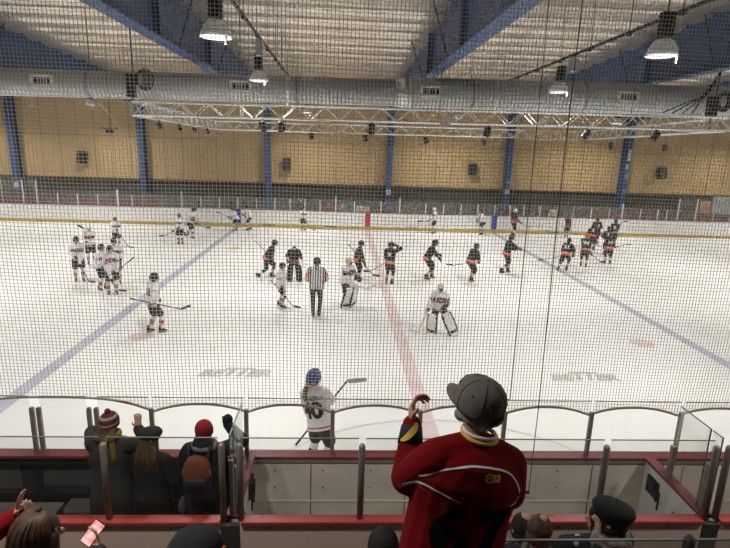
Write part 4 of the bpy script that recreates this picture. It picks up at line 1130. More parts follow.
player('white-jersey player left of the blue board stripe at the far boards', -7.62, 24.18, -125, 1.36, 'w', 'glide', stk=((-.02, .22, .85), (-.15, 1.1, 1.35)), grips=(.08, .3), sticklabel='stick pointed up left by the player beside the blue board stripe', bd=(0, 1, .3))
player('white-jersey player right of the blue board stripe at the far boards', -6.92, 24.67, -110, 1.42, 'w', 'glide', stk=((.0, .20, .85), (.05, .75, 1.45)), grips=(.08, .34), sticklabel='stick raised by the player just right of the blue board stripe')
player('white-jersey player by the far boards left of the red stripe', -3.84, 25.1, 160, 1.38, 'w', 'stand', stk=((.1, .22, 1.05), (-.65, .4, .04)), grips=(.08, .36), sticklabel='stick with red blade by the far boards left of the red stripe', bladem='jr', bd=(-1, 0, 0))
player('small white-jersey player beside the black goalie, stick angled to the ice', -3.41, 9.63, 108, 1.42, 'w', 'stand', stk=((.18, -.34, 1.12), (.12, .60, .10)), grips=(.38, .62), sticklabel='stick of the small white player pointing down to the right', bd=(0, 1, 0), RF=(.1, .12), LF=(-.12, -.12), front=False)
player('white-jersey goalie in white pads turned right beside the referee', -1.41, 9.75, 135, 1.60, 'w', 'stand', helmet='helg', goalie=True, stk=((.25, -.1, 1.06), (-.38, .66, .70)), grips=(.45, None), LH=(-.26, .3, 1.05), sticklabel='white goalie stick pointing right of the white goalie beside the referee', bd=(-.65, .6, .45), fat=1.12)
player('white-jersey goalie facing the camera at centre right, legs apart in white pads', 1.06, 7.49, 193, 1.46, 'w', 'wide', helmet='helg', goalie=True, stk=((.30, .12, 1.0), (.62, .42, .10)), grips=(.18, None), LH=(-.16, .34, .98), sticklabel='white goalie stick with blade flat on the ice left of the centre goalie', bd=(1, .1, 0), fat=1.18, hip=(0, -.1, .86), lean=12, RF=(.18, .0), LF=(-.46, .06), rt=15, lt=-25, vox=.018)
player('white-helmet player by the far boards right of the red stripe, stick level', 3.97, 25.15, -95, 1.58, 'w', 'stand', helmet='helw', stk=((.12, -.35, 1.05), (.12, .82, .80)), grips=(.3, .65), sticklabel='stick held level by the white-helmet player at the far boards', bd=(0, 1, 0))
player('white-jersey player left of the right blue board stripe, bending forward', 6.81, 25.1, -105, 1.50, 'w', 'glide', RH=(.16, .35, .95), LH=(-.16, .4, .9))
# --- black team
player('black-jersey player skating right at left of centre, stick over the shoulder', -4.29, 13.27, 82, 1.44, 'b', 'stride', stk=((-.06, .36, .58), (.03, -.34, 1.42)), grips=(.22, .42), sticklabel='stick slung back over the shoulder of the black player left of centre', bd=(0, -.6, .7))
player('black-jersey goalie with pale mask behind the small white player', -3.29, 12.89, 172, 1.44, 'b', 'wide', helmet='helw', goalie='dark', stk=((-.12, .25, 1.0), (-.66, .5, .78)), grips=(None, .5), RH=(.32, .25, .95), sticklabel='white goalie stick of the black-jersey goalie', bd=(-1, .1, -.2), fat=1.1)
player('black-jersey player left of the red line, stick crossing the body to the ice', -.97, 13.23, 98, 1.54, 'b', 'stand', stk=((.10, -.42, 1.62), (.22, .72, .30)), grips=(.48, .68), sticklabel='stick crossing the body of the black player left of the red line', bd=(0, 1, -.1), lean=14)
player('black-jersey player on the red line seen from behind, hand raised to helmet', .19, 12.73, 22, 1.58, 'b', 'stand', num='9', RH=(.17, .16, 1.66), eR=(1, .1, -.5), stk=((-.05, .2, 1.0), (-.95, .15, .40)), grips=(None, .2), sticklabel='stick pointing left from the black player with hand at helmet', bd=(-1, 0, -.1), yaw=40)
player('black-jersey player skating right, first to the right of the red line', 1.81, 13.63, 98, 1.54, 'b', 'glide', RH=(.18, .42, .88), LH=(-.14, .40, 1.02))
player('black-jersey player at centre right with bent back, stick trailing left', 3.40, 13.44, 62, 1.46, 'b', 'glide', stk=((.10, .30, .86), (-.72, -.50, .60)), grips=(.02, .3), RH=(.22, .3, .72), sticklabel='stick trailing left of the bent black player at centre right', bd=(-.7, -.6, 0))
player('black-jersey player reaching one arm forward, left of the right group', 5.17, 14.93, 80, 1.60, 'b', 'walk', RH=(.18, .56, 1.12), LH=(-.14, .44, 1.05))
player('white-helmet black-jersey player by the right blue board stripe', 8.71, 25.1, 80, 1.62, 'b', 'stand', helmet='helw', stk=((.15, .02, 1.05), (.12, 1.05, .62)), grips=(.1, .45), sticklabel='stick held out by the white-helmet black player at the far boards', bd=(0, 1, -.1))
player('black-jersey player near the far boards, left of the right group', 11.98, 25.0, -130, 1.34, 'b', 'stand', stk=((.05, .55, 1.0), (-.3, -.62, .20)), grips=(.4, .55), sticklabel='stick held slanting by the lone black player at the far boards')
player('black-jersey player number 21 striding, front left of the right group', 7.91, 15.55, 38, 1.40, 'b', 'strideL', num='21', stk=((.0, .28, .82), (-1.05, -.05, .40)), grips=(None, .16), RH=(.28, .22, .80), sticklabel='stick stretched out left by number 21', bd=(-1, -.1, -.1))
player('orange-helmet black-jersey player number 94 in the right group', 9.14, 16.45, 26, 1.54, 'b', 'stand', helmet='helo', num='94', stk=((.05, .28, .90), (.80, .55, .25)), grips=(.08, .35), sticklabel='stick pointing right from the orange-helmet player', lean=16)
player('black-jersey player number 10 at the front right of the right group', 10.62, 17.22, 18, 1.44, 'b', 'stand', num='10', stk=((.1, .28, .92), (.95, .5, 1.14)), grips=(.06, .3), sticklabel='stick pointing out right from number 10', bd=(1, .1, .2))
player('black-jersey player bending in the middle of the right group', 11.55, 20.77, 40, 1.42, 'b', 'glide', num='8')
player('black-jersey player second from the back in the right group, near the boards', 12.55, 22.5, 20, 1.52, 'b', 'stand', num='14')
player('black-jersey player farthest right in the right group, stick raised', 13.35, 22.1, 25, 1.50, 'b', 'stand', num='5', stk=((.08, .28, .85), (.48, .42, 1.70)), grips=(.1, .34), sticklabel='stick raised by the player farthest right')
player('black-jersey player crouching behind number 10 in the right group', 11.60, 19.3, 15, 1.44, 'b', 'glide', num='17')
# --- referee
player('referee in striped shirt with orange armbands, seen from behind', -2.29, 8.70, 2, 1.78, 'ref', 'stand', RH=(.17, .24, 1.02), LH=(-.17, .24, 1.02), vox=.018, num=None, RF=(.09, .02), LF=(-.09, -.03))

# --- number 40 at the near boards
root, j, top = player('white-jersey player number 40 with blue helmet and ponytail at the near glass', -1.97, 1.12, 32, 1.70, 'w', 'stand', helmet='helblue', stk=((-.50, .19, .25), (.28, .55, 1.50)), grips=(.72, .34), sticklabel='stick with grey taped blade raised by number 40', bladem='tapew', bd=(.9, .45, .12), vox=.013, front=False, side=-17, lean=6, hip=(.13, -.03, .955), RF=(.16, .02), LF=(-.10, 0), yaw=10, pitch=10)
bv = bvh_of(top.data)
letter(top, j, '40', .36, .46, True, 'bl', 0, .95, 'jersey_number', .014, bv, sub=3)
letter(top, j, 'TURNERO', .085, .84, True, 'bl', 0, 1.0, 'jersey_name', .003, bv)
pt = MB(); hc = j.Hc; Hm = j.Hm
def hp(x, y, z): return hc + Hm @ V((x, y, z))
pt.cap(hp(0, -.11, -.07), hp(0, -.15, -.17), .034, .04); pt.cap(hp(0, -.15, -.17), hp(.005, -.145, -.30), .04, .028); pt.cap(hp(.005, -.145, -.30), hp(.01, -.14, -.38), .026, .01)
fuse(pt, 'ponytail', M['hairl'], root, .01, 2)
MB().tube([hp(0, -.125, -.10), hp(0, -.135, -.125)], .042, 10).build('hair_tie', M['gold'], root, True)
bl_ = MB()
for (x, y, z) in ((-.05, .06, .12), (.05, .06, .12), (-.085, -.02, .07), (.085, -.02, .07), (-.05, -.09, .085), (.05, -.09, .085)): bl_.ell((x, y, z), (.018, .022, .01), None, 8, 6)
put(bl_.build('helmet_vents', M['helw'], root, True), headm(j))

# ================================================================== PEOPLE BEHIND THE FAR BOARDS
def onlooker(label, x, y, z, head, h, coat, hair, group=None, hatm=None, arms=None, skin='skin', **kw):
    sc = h / 1.79; root = thing('person', label, 'person', (x, y, z), -R(head), group, sc)
    j = skel(RH=(.2, .2, .98), LH=(-.2, .2, .98), az=.08, **kw); j.HR = V(arms[0]) if arms else j.HR
    add_body(root, j, skin, .024); add_top(root, j, 'jacket', M[coat], None, .95, .026, cuff=.1); add_pants(root, j, 'jeans', .028, .9, False, 'trousers')
    mb = MB(); mb.ell(j.Hc + j.Hm @ V((0, -.02, .035)), (.088, .104, .10), j.Hm); mb.ell(j.Hc + j.Hm @ V((0, -.05, -.04)), (.085, .07, .07), j.Hm)
    fuse(mb, 'hair' if not hatm else 'hat', M[hatm or hair], root, .016, 2)
    return root
BY = 26.75
for (x, h, coat, hair, lab, hat) in (
    (-4.63, 1.50, 'coatb', 'hairl', 'fair-haired person in black coat behind the far glass, left of a similar one', None),
    (-4.12, 1.52, 'coatb', 'hairg', 'pale-haired person in black coat behind the far glass, right one of two', None),
    (-3.1, 1.42, 'coatd', 'haird', 'dark-haired person in dark coat behind the far glass left of the red stripe', None),
    (-2.40, 1.44, 'coatr', 'haird', 'person in dark red top with pale sleeves behind the far glass', None),
    (-1.50, 1.46, 'coatp', 'haird', 'person in pink top behind the far glass left of the blue-topped one', None),
    (-1.08, 1.58, 'coatblue', 'haird', 'person in blue top behind the far glass', None),
    (-.42, 1.44, 'coatw', 'haird', 'person in white top behind the far glass above the red stripe', None),
    (1.05, 1.46, 'coatb', 'haird', 'person in black standing beside the blue column above the red stripe', None),
    (8.90, 1.62, 'coatb', 'haird', 'person in black behind the far glass by the right blue stripe', None),
    (10.72, 1.48, 'coatb', 'haird', 'person in black behind the far glass, left one of the right trio', None),
    (11.12, 1.50, 'coatd', 'haird', 'person in dark coat in the middle of the trio behind the far glass', None),
    (11.66, 1.52, 'coatw', 'haird', 'person in white top at the right of the trio behind the far glass', None)):
    onlooker(lab, x, BY, .15, 180, h, coat, hair)
t = thing('clipboard', 'white sheet standing on the far boards beside the red stripe', 'paper', (-.05, W + .12, 1.08)); MB().box((0, 0, .12), (.3, .02, .34)).build('sheet', M['white'], t); MB().box((0, .012, .1), (.3, .004, .28)).build('backing', M['crate'], t)
struct(MB().box((0, 27.1, .075), (44, 2.2, .15)).build('floor_team_bench', M['rubber']))
# ================================================================== PEOPLE IN THE LEFT BOX
def hl(j, x, y, z): return j.Hc + j.Hm @ V((x, y, z))
def longhair(root, j, m, length=.32, wide=.11, vox=.012, cap=False, strands=0):
    mb = MB(); H = j.Hm
    if cap:
        for s in (-1, 1): mb.cap(hl(j, s * .085, .0, .03), hl(j, s * .125, -.01, -.16), .05, .055); mb.cap(hl(j, s * .125, -.01, -.16), hl(j, s * .15, -.02, -.34), .055, .04)
        mb.ell(hl(j, 0, -.03, .02), (.105, .12, .112), H); mb.ell(hl(j, 0, -.07, -.1), (.13, .08, .14), H)
    mb.ell(hl(j, 0, -.018, .03), (.092, .112, .108), H); mb.ell(hl(j, 0, -.05, -.04), (.094, .085, .09), H)
    for k in range(7):
        x = -wide + 2 * wide * k / 6; L = length * (1 - .12 * abs(k - 3) / 3 + .05 * math.sin(k * 2.1))
        a = hl(j, x * .8, -.06 - .03 * (1 - abs(x) / wide), -.05); c = a + V((x * .25, -.05, -L * .55)); e = a + V((x * .15 + .01 * math.sin(k), -.04, -L))
        mb.cap(a, c, .04, .04, 8); mb.cap(c, e, .038, .018, 8)
    o = fuse(mb, 'hair', M[m], root, vox, 2)
    if strands:
        rnd = random.Random(5); sb = MB()
        for k in range(strands):
            a = R(150 + 240 * k / strands + rnd.uniform(-3, 3)); ca, sa = math.cos(a), math.sin(a); q = rnd.uniform(.97, 1.05); Lk = length * rnd.uniform(.85, 1.05)
            pts = [(.012 * ca, .012 * sa - .01, .146), (.058 * ca * q, .066 * sa * q - .015, .135), (.094 * ca * q, .108 * sa * q - .025, .075), (.108 * ca * q, .118 * sa * q - .03, 0), (.13 * ca * q, .122 * sa * q - .045, -.10), (.155 * ca * q + rnd.uniform(-.01, .01), .12 * sa * q - .06, -.20), (.165 * ca * q + rnd.uniform(-.02, .02), .11 * sa * q - .06, -.08 - Lk)]
            pts = [(x * wide / .12, y, z) for x, y, z in pts]
            sb.tube([hl(j, *p) for p in bez(pts, 3)], [.004] + [.0085] * 14 + [.007, .005, .004, .002], 5)
        sb.build('hair_strands', M[m], o, True)
    return o
def beanie(root, j, ms, bands, pom=None, slouch=0.0):
    mb = MB(); X = V((1, 0, 0)); Y = V((0, 1, 0)); mi = []
    prof = [(-.02, .098, .118), (.0, .102, .122), (.02, .102, .122), (.045, .102, .121), (.07, .098, .116), (.095, .088, .105), (.118, .072, .085), (.138, .045, .055), (.15, .012, .015)]
    mb.rings([((0, -.012 - slouch * i * .006, z + slouch * i * .004), X * a, Y * b_) for i, (z, a, b_) in enumerate(prof)], 24, bands)
    o = put(mb.build('hat', [M[a] for a in ms], root, True), headm(j) @ Matrix.Rotation(R(8), 4, 'X'))
    if pom: MB().ell((0, -.02, .165), (.032, .032, .03), None, 12, 8).build('pompom', M[pom], o, True)
    return o
# striped beanie, hands up
root = thing('person', 'person in striped beanie and grey coat with hands raised in the left box', 'person', (-4.16, -.62, .1), R(-4), 'x', 1.0); del root['group']
j = skel(hip=(0, 0, .93), lean=4, RH=(.20, .30, 1.46), LH=(-.12, .16, 1.50), eR=(.8, -.1, -.8), eL=(-1, -.1, -.75), RF=(.12, 0), LF=(-.12, .05), az=.08, yaw=6, pitch=6)
add_body(root, j, 'skin', .009, (dict(d=(.02, .05, 1), n=(-.35, 1, .1), curl=.12, spread=.5), dict(d=(.35, .4, .8), n=(.8, .2, -.2), curl=.5)))
top = add_top(root, j, 'coat', M['coatg'], None, 1.08, .016, hem=-.9, hemr=(.235, .18), cuff=.03)
MB().tube([j.ER + (j.HR - j.ER) * .86, j.ER + (j.HR - j.ER) * .97], [.055, .052], 12).build('cuff', M['woolw'], root, True)
add_pants(root, j, 'jeans', .022, .95, False, 'trousers')
longhair(root, j, 'scarfy' if 0 else 'hairl', .16, .085)
beanie(root, j, ['wool', 'woolw'], [0, 0, 1, 0, 0, 1, 0, 0], 'wool')
sc = MB(); sc.tube([j.neck + V((.10 * math.cos(a * math.pi / 8), -.01 + .095 * math.sin(a * math.pi / 8), .055 + .008 * math.sin(a))) for a in range(17)], .038, 10)
sc.cap(j.neck + V((.07, -.09, .02)), j.neck + V((.10, -.13, -.16)), .04, .03); fuse(sc, 'scarf', M['scarfy'], root, .012, 2)
# black cap with wavy hair
root = thing('person', 'person in flat black cap with long wavy hair and black coat in the left box', 'person', (-3.71, -.66, .1), R(-10), 'x', .895); del root['group']
j = skel(hip=(0, 0, .93), lean=3, RH=(.20, .24, 1.0), LH=(-.20, .26, 1.0), az=.08, yaw=12, pitch=6)
add_body(root, j, 'skin', .014); add_top(root, j, 'coat', M['coatb'], None, 1.04, .016, hem=-1.0, hemr=(.25, .20)); add_pants(root, j, 'jeans', .022, .95, False, 'trousers')
longhair(root, j, 'hairl', .28, .115, .012, False, 60)
mb = MB(); mb.rings([((0, -.01, z), V((1, 0, 0)) * a, V((0, 1, 0)) * b_) for z, a, b_ in ((.03, .108, .126), (.06, .116, .136), (.08, .132, .152), (.11, .136, .156), (.14, .115, .13), (.156, .06, .07), (.16, .012, .015))], 24)
o = put(mb.build('hat', M['woolb'], root, True), headm(j)); MB().ell((.085, -.1, .045), (.012, .012, .012), None, 8, 6).build('pin', M['steel'], o, True)
# red beanie, raised fist
root = thing('person', 'person in bright red beanie and dark coat, one arm raised, in the left box', 'person', (-3.12, -.60, .1), R(-2), 'x', .945); del root['group']
j = skel(hip=(0, 0, .93), lean=3, RH=(.17, .34, 1.66), LH=(-.20, .26, 1.05), eR=(1, .0, -.55), az=.08, yaw=4, pitch=2)
j.HR = V((.21, .30, 1.60)); j.ER = ik(j.SR, j.HR, .29, .27, (1, -.1, -.6))
add_body(root, j, 'skin', .014); top = add_top(root, j, 'coat', M['coatd'], None, 1.12, .016, hem=-.75, hemr=(.24, .19)); add_pants(root, j, 'jeans', .022, .95, False, 'trousers')
g_ = MB(); g_.ell(j.HR + V((-.005, .02, .05)), (.066, .07, .075)); g_.cap(j.HR - (j.HR - j.ER).normalized() * .05, j.HR + V((0, 0, .02)), .05, .048); g_.cap(j.HR + V((-.03, .03, .02)), j.HR + V((-.07, .05, .07)), .022, .018)
fuse(g_, 'mitten', M['woolb'], root, .012, 2)
beanie(root, j, ['woolr'], [0] * 8, None, .9)
longhair(root, j, 'haird', .12, .08)
fc = MB(); fc.tube([j.neck + V((.13 * math.cos(a * math.pi / 8), -.02 + .11 * math.sin(a * math.pi / 8), .015)) for a in range(17)], .036, 10); fuse(fc, 'fur_collar', M['fur'], root, .012, 2)
bp = thing('backpack', 'small orange and purple backpack on the back of the person in the red beanie', 'backpack', (-3.15, -.81, 1.28), R(-2))
mb = MB(); mb.rings([((0, 0, z), V((1, 0, 0)) * a, V((0, 1, 0)) * b_) for z, a, b_ in ((-.20, .13, .05), (-.16, .15, .085), (.0, .155, .095), (.12, .14, .08), (.19, .10, .06), (.22, .04, .03))], 24, [1, 1, 0, 0, 0], 3)
mb.build('bag', [M['packo'], M['packp']], bp, True)
MB().rings([((0, -.085, z), V((1, 0, 0)) * a, V((0, 1, 0)) * .03) for z, a in ((-.15, .10), (-.02, .115), (.0, .10))], 16, 0, 3).build('front_pocket', M['packp'], bp, True)
zp = MB(); zp.tube([(.145 * math.cos(a * math.pi / 12), -.03, .02 + .18 * math.sin(a * math.pi / 12)) for a in range(13)], .008, 6); zp.build('zip', M['gold'], bp)
st_ = MB()
for s in (-1, 1): st_.tube(bez([(s * .10, .05, .17), (s * .12, .13, .27), (s * .13, .24, .22)], 6), .016, 6)
st_.build('strap', M['packp'], bp, True)
t = thing('plastic_bag', 'pale crumpled bag hanging beside the person in the red beanie', 'bag', (-3.36, -.72, .80)); mb = MB(); mb.ell((0, 0, 0), (.05, .04, .11)); mb.ell((.01, .0, .08), (.03, .025, .07)); fuse(mb, 'bag', M['crate'], t, .012, 1)

# ================================================================== SPECTATORS IN THE STANDS
def sitter(label, x, y, z, head, sc=1.0, coat='coatb', fat=1.05, RH=(.2, .38, .62), LH=(-.2, .38, .62), yaw=0, pitch=6, lean=6, skin='skin', vox=.016, hands=('fist', 'fist'), roll=0, name='person', eR=None, eL=None):
    root = thing(name, label, 'person', (x, y, z), -R(head), None, sc)
    j = skel(hip=(0, -.16, .52), lean=lean, RH=RH, LH=LH, RF=(.14, .34), LF=(-.14, .34), az=.08, yaw=yaw, pitch=pitch, roll=roll, eR=eR, eL=eL)
    add_body(root, j, skin, vox, hands); t_ = add_top(root, j, 'jacket', M[coat], None, fat, vox, cuff=.04); add_pants(root, j, 'jeans', .022, .95, False, 'trousers')
    return root, j, t_
def shorthair(root, j, m, bald=0.0, vox=.009, skin='skin2'):
    mb = MB(); H = j.Hm
    for k in range(28):   # locks round the back and sides of the skull
        a = R(-205 + 230 * (k % 14) / 13); z = -.045 if k < 14 else .02
        mb.ell(hl(j, .072 * math.cos(a), -.012 + .092 * math.sin(a), z), (.020, .022, .042), H, 8, 6)
    mb.ell(hl(j, 0, -.018, .033), (.083, .101, .097), H)
    o = fuse(mb, 'hair', M[m], root, vox, 2)
    if bald: MB().ell(hl(j, .012, -.035, .092), (.060 * bald, .068 * bald, .043), H, 16, 10).build('bald_crown', M[skin], root, True)
    return o
# two balding men and the beret wearer beyond the guard
root, j, _ = sitter('man with bald crown and dark hair in black jacket, beside the man in red', -.17, -2.38, .75, -8, .95, 'coatb', pitch=14, skin='skin2', vox=.012); shorthair(root, j, 'haird', .8)
root, j, _ = sitter('man with thinning brown hair, second head right of the man in red', -.215, -2.87, 1.15, 18, .925, 'coatd', pitch=16, yaw=25, fat=.92, RH=(.12, .38, .62), LH=(-.12, .38, .62), skin='skin2', vox=.012); shorthair(root, j, 'hairb', .6)
MB().tube([j.neck + V((.10 * math.cos(a * math.pi / 8), -.01 + .10 * math.sin(a * math.pi / 8), .02)) for a in range(17)], .028, 8).build('hood', M['fur'], root, True)
root, j, _ = sitter('person in dark beret and striped scarf turned to the left, at lower right',   .20, -2.87, 1.2, -35, .96, 'coatb', yaw=-22, pitch=8, vox=.012, fat=.92, RH=(.12, .38, .62), LH=(-.12, .38, .62))
shorthair(root, j, 'haird', 0)
mb = MB()
mb.rings([((0, -.015, z), V((1, 0, 0)) * a, V((0, 1, 0)) * b_) for z, a, b_ in ((.01, .098, .118), (.04, .104, .124), (.055, .122, .138), (.085, .134, .148), (.118, .115, .128), (.14, .06, .07))], 26)
o = put(mb.build('beret', M['woolb'], root, True), headm(j) @ Matrix.Rotation(R(14), 4, 'X') @ Matrix.Rotation(R(10), 4, 'Y')); MB().cap((0, -.015, .135), (.004, -.018, .158), .006, .004, 8).build('stem', M['woolb'], o, True)
sc_ = MB(); 
for q in range(3): sc_.tube([j.neck + V(((.105 + .008 * q) * math.cos(a * math.pi / 10), -.01 + (.10 + .008 * q) * math.sin(a * math.pi / 10), .06 - .038 * q)) for a in range(21)], .026, 8, [(a + q) % 2 for a in range(20)])
sc_.build('scarf', [M['fur'], M['woolw']], root, True)
root, j, _ = sitter('dark-haired person just left of the beret, half hidden',   .42, -2.40, .75, -25, 1.02, 'coatb', yaw=-20, vox=.014, skin='skin2'); shorthair(root, j, 'haird', 0)
t = thing('snack_bag', 'crumpled blue and white foil bag between the balding men and the beret', 'bag', (.22, -2.62, 1.92))
mb = MB(); random.seed(3)
for q in range(9): mb.ell((random.uniform(-.07, .07), random.uniform(-.04, .04), random.uniform(-.05, .05)), (.04, .03, .035), Matrix.Rotation(random.uniform(0, 3), 3, (random.random(), random.random(), 1)), 6, 4)
fuse(mb, 'bag', M['bagblue'], t, .012, 0)
t2 = MB().ell((.05, 0, .045), (.03, .02, .02), None, 8, 6).build('fold', M['bluewhite'], t)
# dark head beside the man in red
root, j, _ = sitter('dark-haired person at the left elbow of the man in red', -1.41, -3.78, 1.9, 0, .84, 'coatb', vox=.013); longhair(root, j, 'haird', .3, .10)
# brown-haired woman with phone
root, j, _ = sitter('person with long brown hair at lower left holding up a phone', -3.0, -3.75, 1.9, 14, .885, 'coatb', yaw=26, pitch=4, vox=.009, RH=(-.05, .37, .74), LH=(-.2, .34, .5), hands=(dict(d=(-.15, .35, 1), n=(-.7, -.5, .2), curl=.45), 'fist'))
longhair(root, j, 'hairb', .42, .135, .011, True, 110)
hr = root.matrix_basis.copy() if 0 else None
HRw = Matrix.Translation((-3.0, -3.75, 1.9)) @ Matrix.Rotation(-R(14), 4, 'Z') @ Matrix.Scale(.885, 4)
pc = HRw @ (j.HR + V((-.045, .03, .115)))
ph = thing('phone', 'lit phone held up by the person with long brown hair', 'phone', pc, R(-12)); pr = Matrix.Rotation(R(-52), 3, 'X') @ Matrix.Rotation(R(-32), 3, 'Z') if 0 else Matrix.Rotation(R(32), 3, 'Y') @ Matrix.Rotation(R(-28), 3, 'X')
MB().box((0, 0, 0), (.070, .010, .142), 0, pr, .004).build('phone_case', M['black'], ph)
MB().box(tuple(pr @ V((0, -.0062, 0))), (.061, .0015, .130), 0, pr).build('screen', M['screen'], ph)
# clapping hands at the far left
root, j, top = sitter('person in red jersey with yellow cuff stripe clapping at the lower left corner', -3.47, -3.70, 1.9, 0, .845, 'manred', RH=(.23, .28, 1.02), LH=(.12, .33, 1.06), eR=(.9, -.2, -.8), eL=(-.9, -.2, -.7), vox=.008, hands=(dict(d=(-.02, .02, 1), n=(-1, .1, 0), curl=.15), dict(d=(.15, .1, 1), n=(1, .1, 0), curl=.2)), skin='skin2')
beanie(root, j, ['woolb'], [0] * 8)
for E_, H_ in ((j.ER, j.HR), (j.EL, j.HL)):
    d = H_ - E_; cf = MB().tube([E_ + d * .86, E_ + d * 1.0], [.056, .05], 12).build('cuff', M['navy'], root, True); MB().tube([E_ + d * .40, E_ + d * .80], [.0725, .0655], 12).build('yellow_stripe', M['gold'], root, True) if 0 else None
bv = bvh_of(top.data); E_, H_ = j.ER, j.HR; d = (H_ - E_).normalized(); out = V((.2, -1, .1)); out = (out - d * out.dot(d)).normalized(); rt = d.cross(out)
vs, fs = ribbon([(.02, .02), (.0, .1), (.02, .2), (.035, .25)], .022); snap('sleeve_stripe', [(p[0], p[1]) for p in vs], fs, M['gold'], root, top.data, E_, rt, d, out, .004, bv)
# dark hooded person at bottom left
root, j, _ = sitter('person in wide black hat with red edge at the bottom, left of centre', -2.28, -3.78, 1.9, 12, .84, 'coatb', yaw=16, pitch=2, vox=.013)
mb = MB(); mb.rings([((0, -.015, z), V((1, 0, 0)) * a, V((0, 1, 0)) * b_) for z, a, b_ in ((-.10, .135, .15), (-.04, .148, .165), (.03, .145, .162), (.075, .125, .14), (.11, .085, .10), (.125, .03, .035))], 26)
o = put(mb.build('hat', M['woolb'], root, True), headm(j) @ Matrix.Rotation(R(6), 4, 'Y'))
tr_ = MB(); tr_.tube([(.146, .05, .06), (.152, .045, .0), (.148, .05, -.05), (.138, .05, -.10)], .010, 6); tr_.build('red_edge', M['redcap2'], o, True)

# ================================================================== THE MAN IN RED
MX, MY, MZ = -.87, -3.62, 1.9
man = thing('person', 'man in red number 67 fan jersey and grey cap, standing and clapping in the foreground', 'person', (MX, MY, MZ), 0)
j = skel(hip=(-.14, -.02, .94), lean=3, side=9, twist=-10, RH=(.10, .36, 1.22), LH=(-.26, .34, 1.44), eR=(.9, -.1, -.45), eL=(-.9, -.15, -.75), RF=(.14, -.02), LF=(-.14, .02), az=.08, yaw=-43, pitch=-12)
j.Hc = V((-.07, .05, 1.655)); j.SR = j.SR - V((0, 0, .05)); j.SL = j.SL - V((0, 0, .05))
j.SR = j.SR + V((.03, 0, 0)); j.SL = j.SL + V((-.03, 0, .01))
j.EL = V((-.395, .08, 1.215)); j.HL = V((-.362, .235, 1.440)); j.ER = V((.145, .05, 1.15)); j.SR = j.SR - V((.025, 0, 0)); j.HR = V((.02, .30, 1.06))
body = add_body(man, j, 'skin2', .0062, (dict(d=(-.9, .5, .3), n=(0, -.2, 1), curl=.4), dict(d=(.04, .42, .9), n=(.95, -.1, .05), curl=.9, spread=.15, curls=(.75, .9, 1.0, 1.05), fr=.0118, sc=1.16)))
top = add_top(man, j, 'red_jersey', M['manred'], None, 1.32, .010, hem=-.5, hemr=(.215, .17), cuff=.0, sleeve=.86, smooth=4, belly=.02, shoulders=.86)
bv = bvh_of(top.data)
add_pants(man, j, 'jeans', .018, 1.0, False, 'trousers')
BO = j.hip + j.up * .25; RT, UP, OUT = j.right, j.up, -j.fwd
def back(name, pts, w, m, z=.004, org=None): 
    vs, fs = ribbon(pts, w); return snap(name, [(p[0], p[1]) for p in vs], fs, M[m], top, top.data, BO, RT, UP, OUT, z, bv)
def curve2(ps, n=10): return [(p.x, p.y) for p in bez([(a, b_, 0) for a, b_ in ps], n)]
back('piping', curve2([(-.29, .10), (-.22, .17), (-.11, .225), (.0, .235), (.11, .215), (.18, .16), (.225, .09)]), .0075, 'wl')
back('sleeve_piping', curve2([(-.33, .0), (-.29, .055), (-.25, .075), (-.19, .07), (-.11, .05)]), [.012 - .01 * abs(i / 40 - .3) for i in range(41)], 'wl')
back('sleeve_panel', curve2([(-.34, -.03), (-.31, .02), (-.28, .045), (-.25, .04)]), [.022 - .018 * i / 30 for i in range(31)], 'crate')
back('sleeve_piping', curve2([(.17, .03), (.21, .04), (.25, .045)]), [.004 + .012 * i / 20 for i in range(21)], 'wl')
for txt, xo, sz in (('6', -.12, .37), ('7', .085, .37)):
    vs, fs = textmesh(txt, sz, 0, 3, 1, .017); snap('jersey_number', [(p.x * .92 + xo, p.y - .13) for p in vs], fs, M['manblk'], top, top.data, BO, RT, UP, OUT, .005, bv)
vs, fs = textmesh('53', .045, 0, 1, .95, .003); snap('neck_number', [(p.x + .047, p.y + .19) for p in vs], fs, M['gold'], top, top.data, BO, RT, UP, OUT, .004, bv)
rg = [(.007 + .021 * math.cos(a * math.pi / 8), .192 + .019 * math.sin(a * math.pi / 8)) for a in range(17)]
back('neck_emblem', rg, .006, 'gold'); back('neck_emblem', [(-.003, .18), (-.001, .20), (.007, .193), (.015, .20), (.017, .18)], .006, 'gold')
cl = MB(); NK = j.S + j.up * .075
cl.tube([NK + j.right * .090 * math.cos(a * math.pi / 12) + j.fwd * (.084 * math.sin(a * math.pi / 12) + .005) + j.up * (.012 * math.sin(a * math.pi / 12) + .005) for a in range(25)], .011, 8)
cl.build('collar', M['gold'], man, True)
cl = MB(); cl.tube([NK + j.up * .018 + j.right * .083 * math.cos(a * math.pi / 12) + j.fwd * (.078 * math.sin(a * math.pi / 12) + .005) for a in range(25)], .009, 8); cl.build('inner_collar', M['coatw'], man, True)
d = j.HL - j.EL
MB().tube([j.EL + d * .62, j.EL + d * .97], [.070, .058], 14).build('cuff', M['navy'], man, True)
ow = V((-.3, -1, 0)); ow = (ow - d.normalized() * ow.dot(d.normalized())).normalized(); rt_ = d.normalized().cross(ow)
vs, fs = ribbon(curve2([(-.045, .18), (-.01, .20), (.025, .245), (.035, .28)]), [.012 + .022 * math.sin(math.pi * i / 30) for i in range(31)])
mb = MB(); mb.add([j.EL + rt_ * p[0] + d.normalized() * p[1] + ow * math.sqrt(max(.0001, .0715 ** 2 - p[0] ** 2)) for p in vs], fs); mb.build('cuff_stripe', M['gold'], man, True)
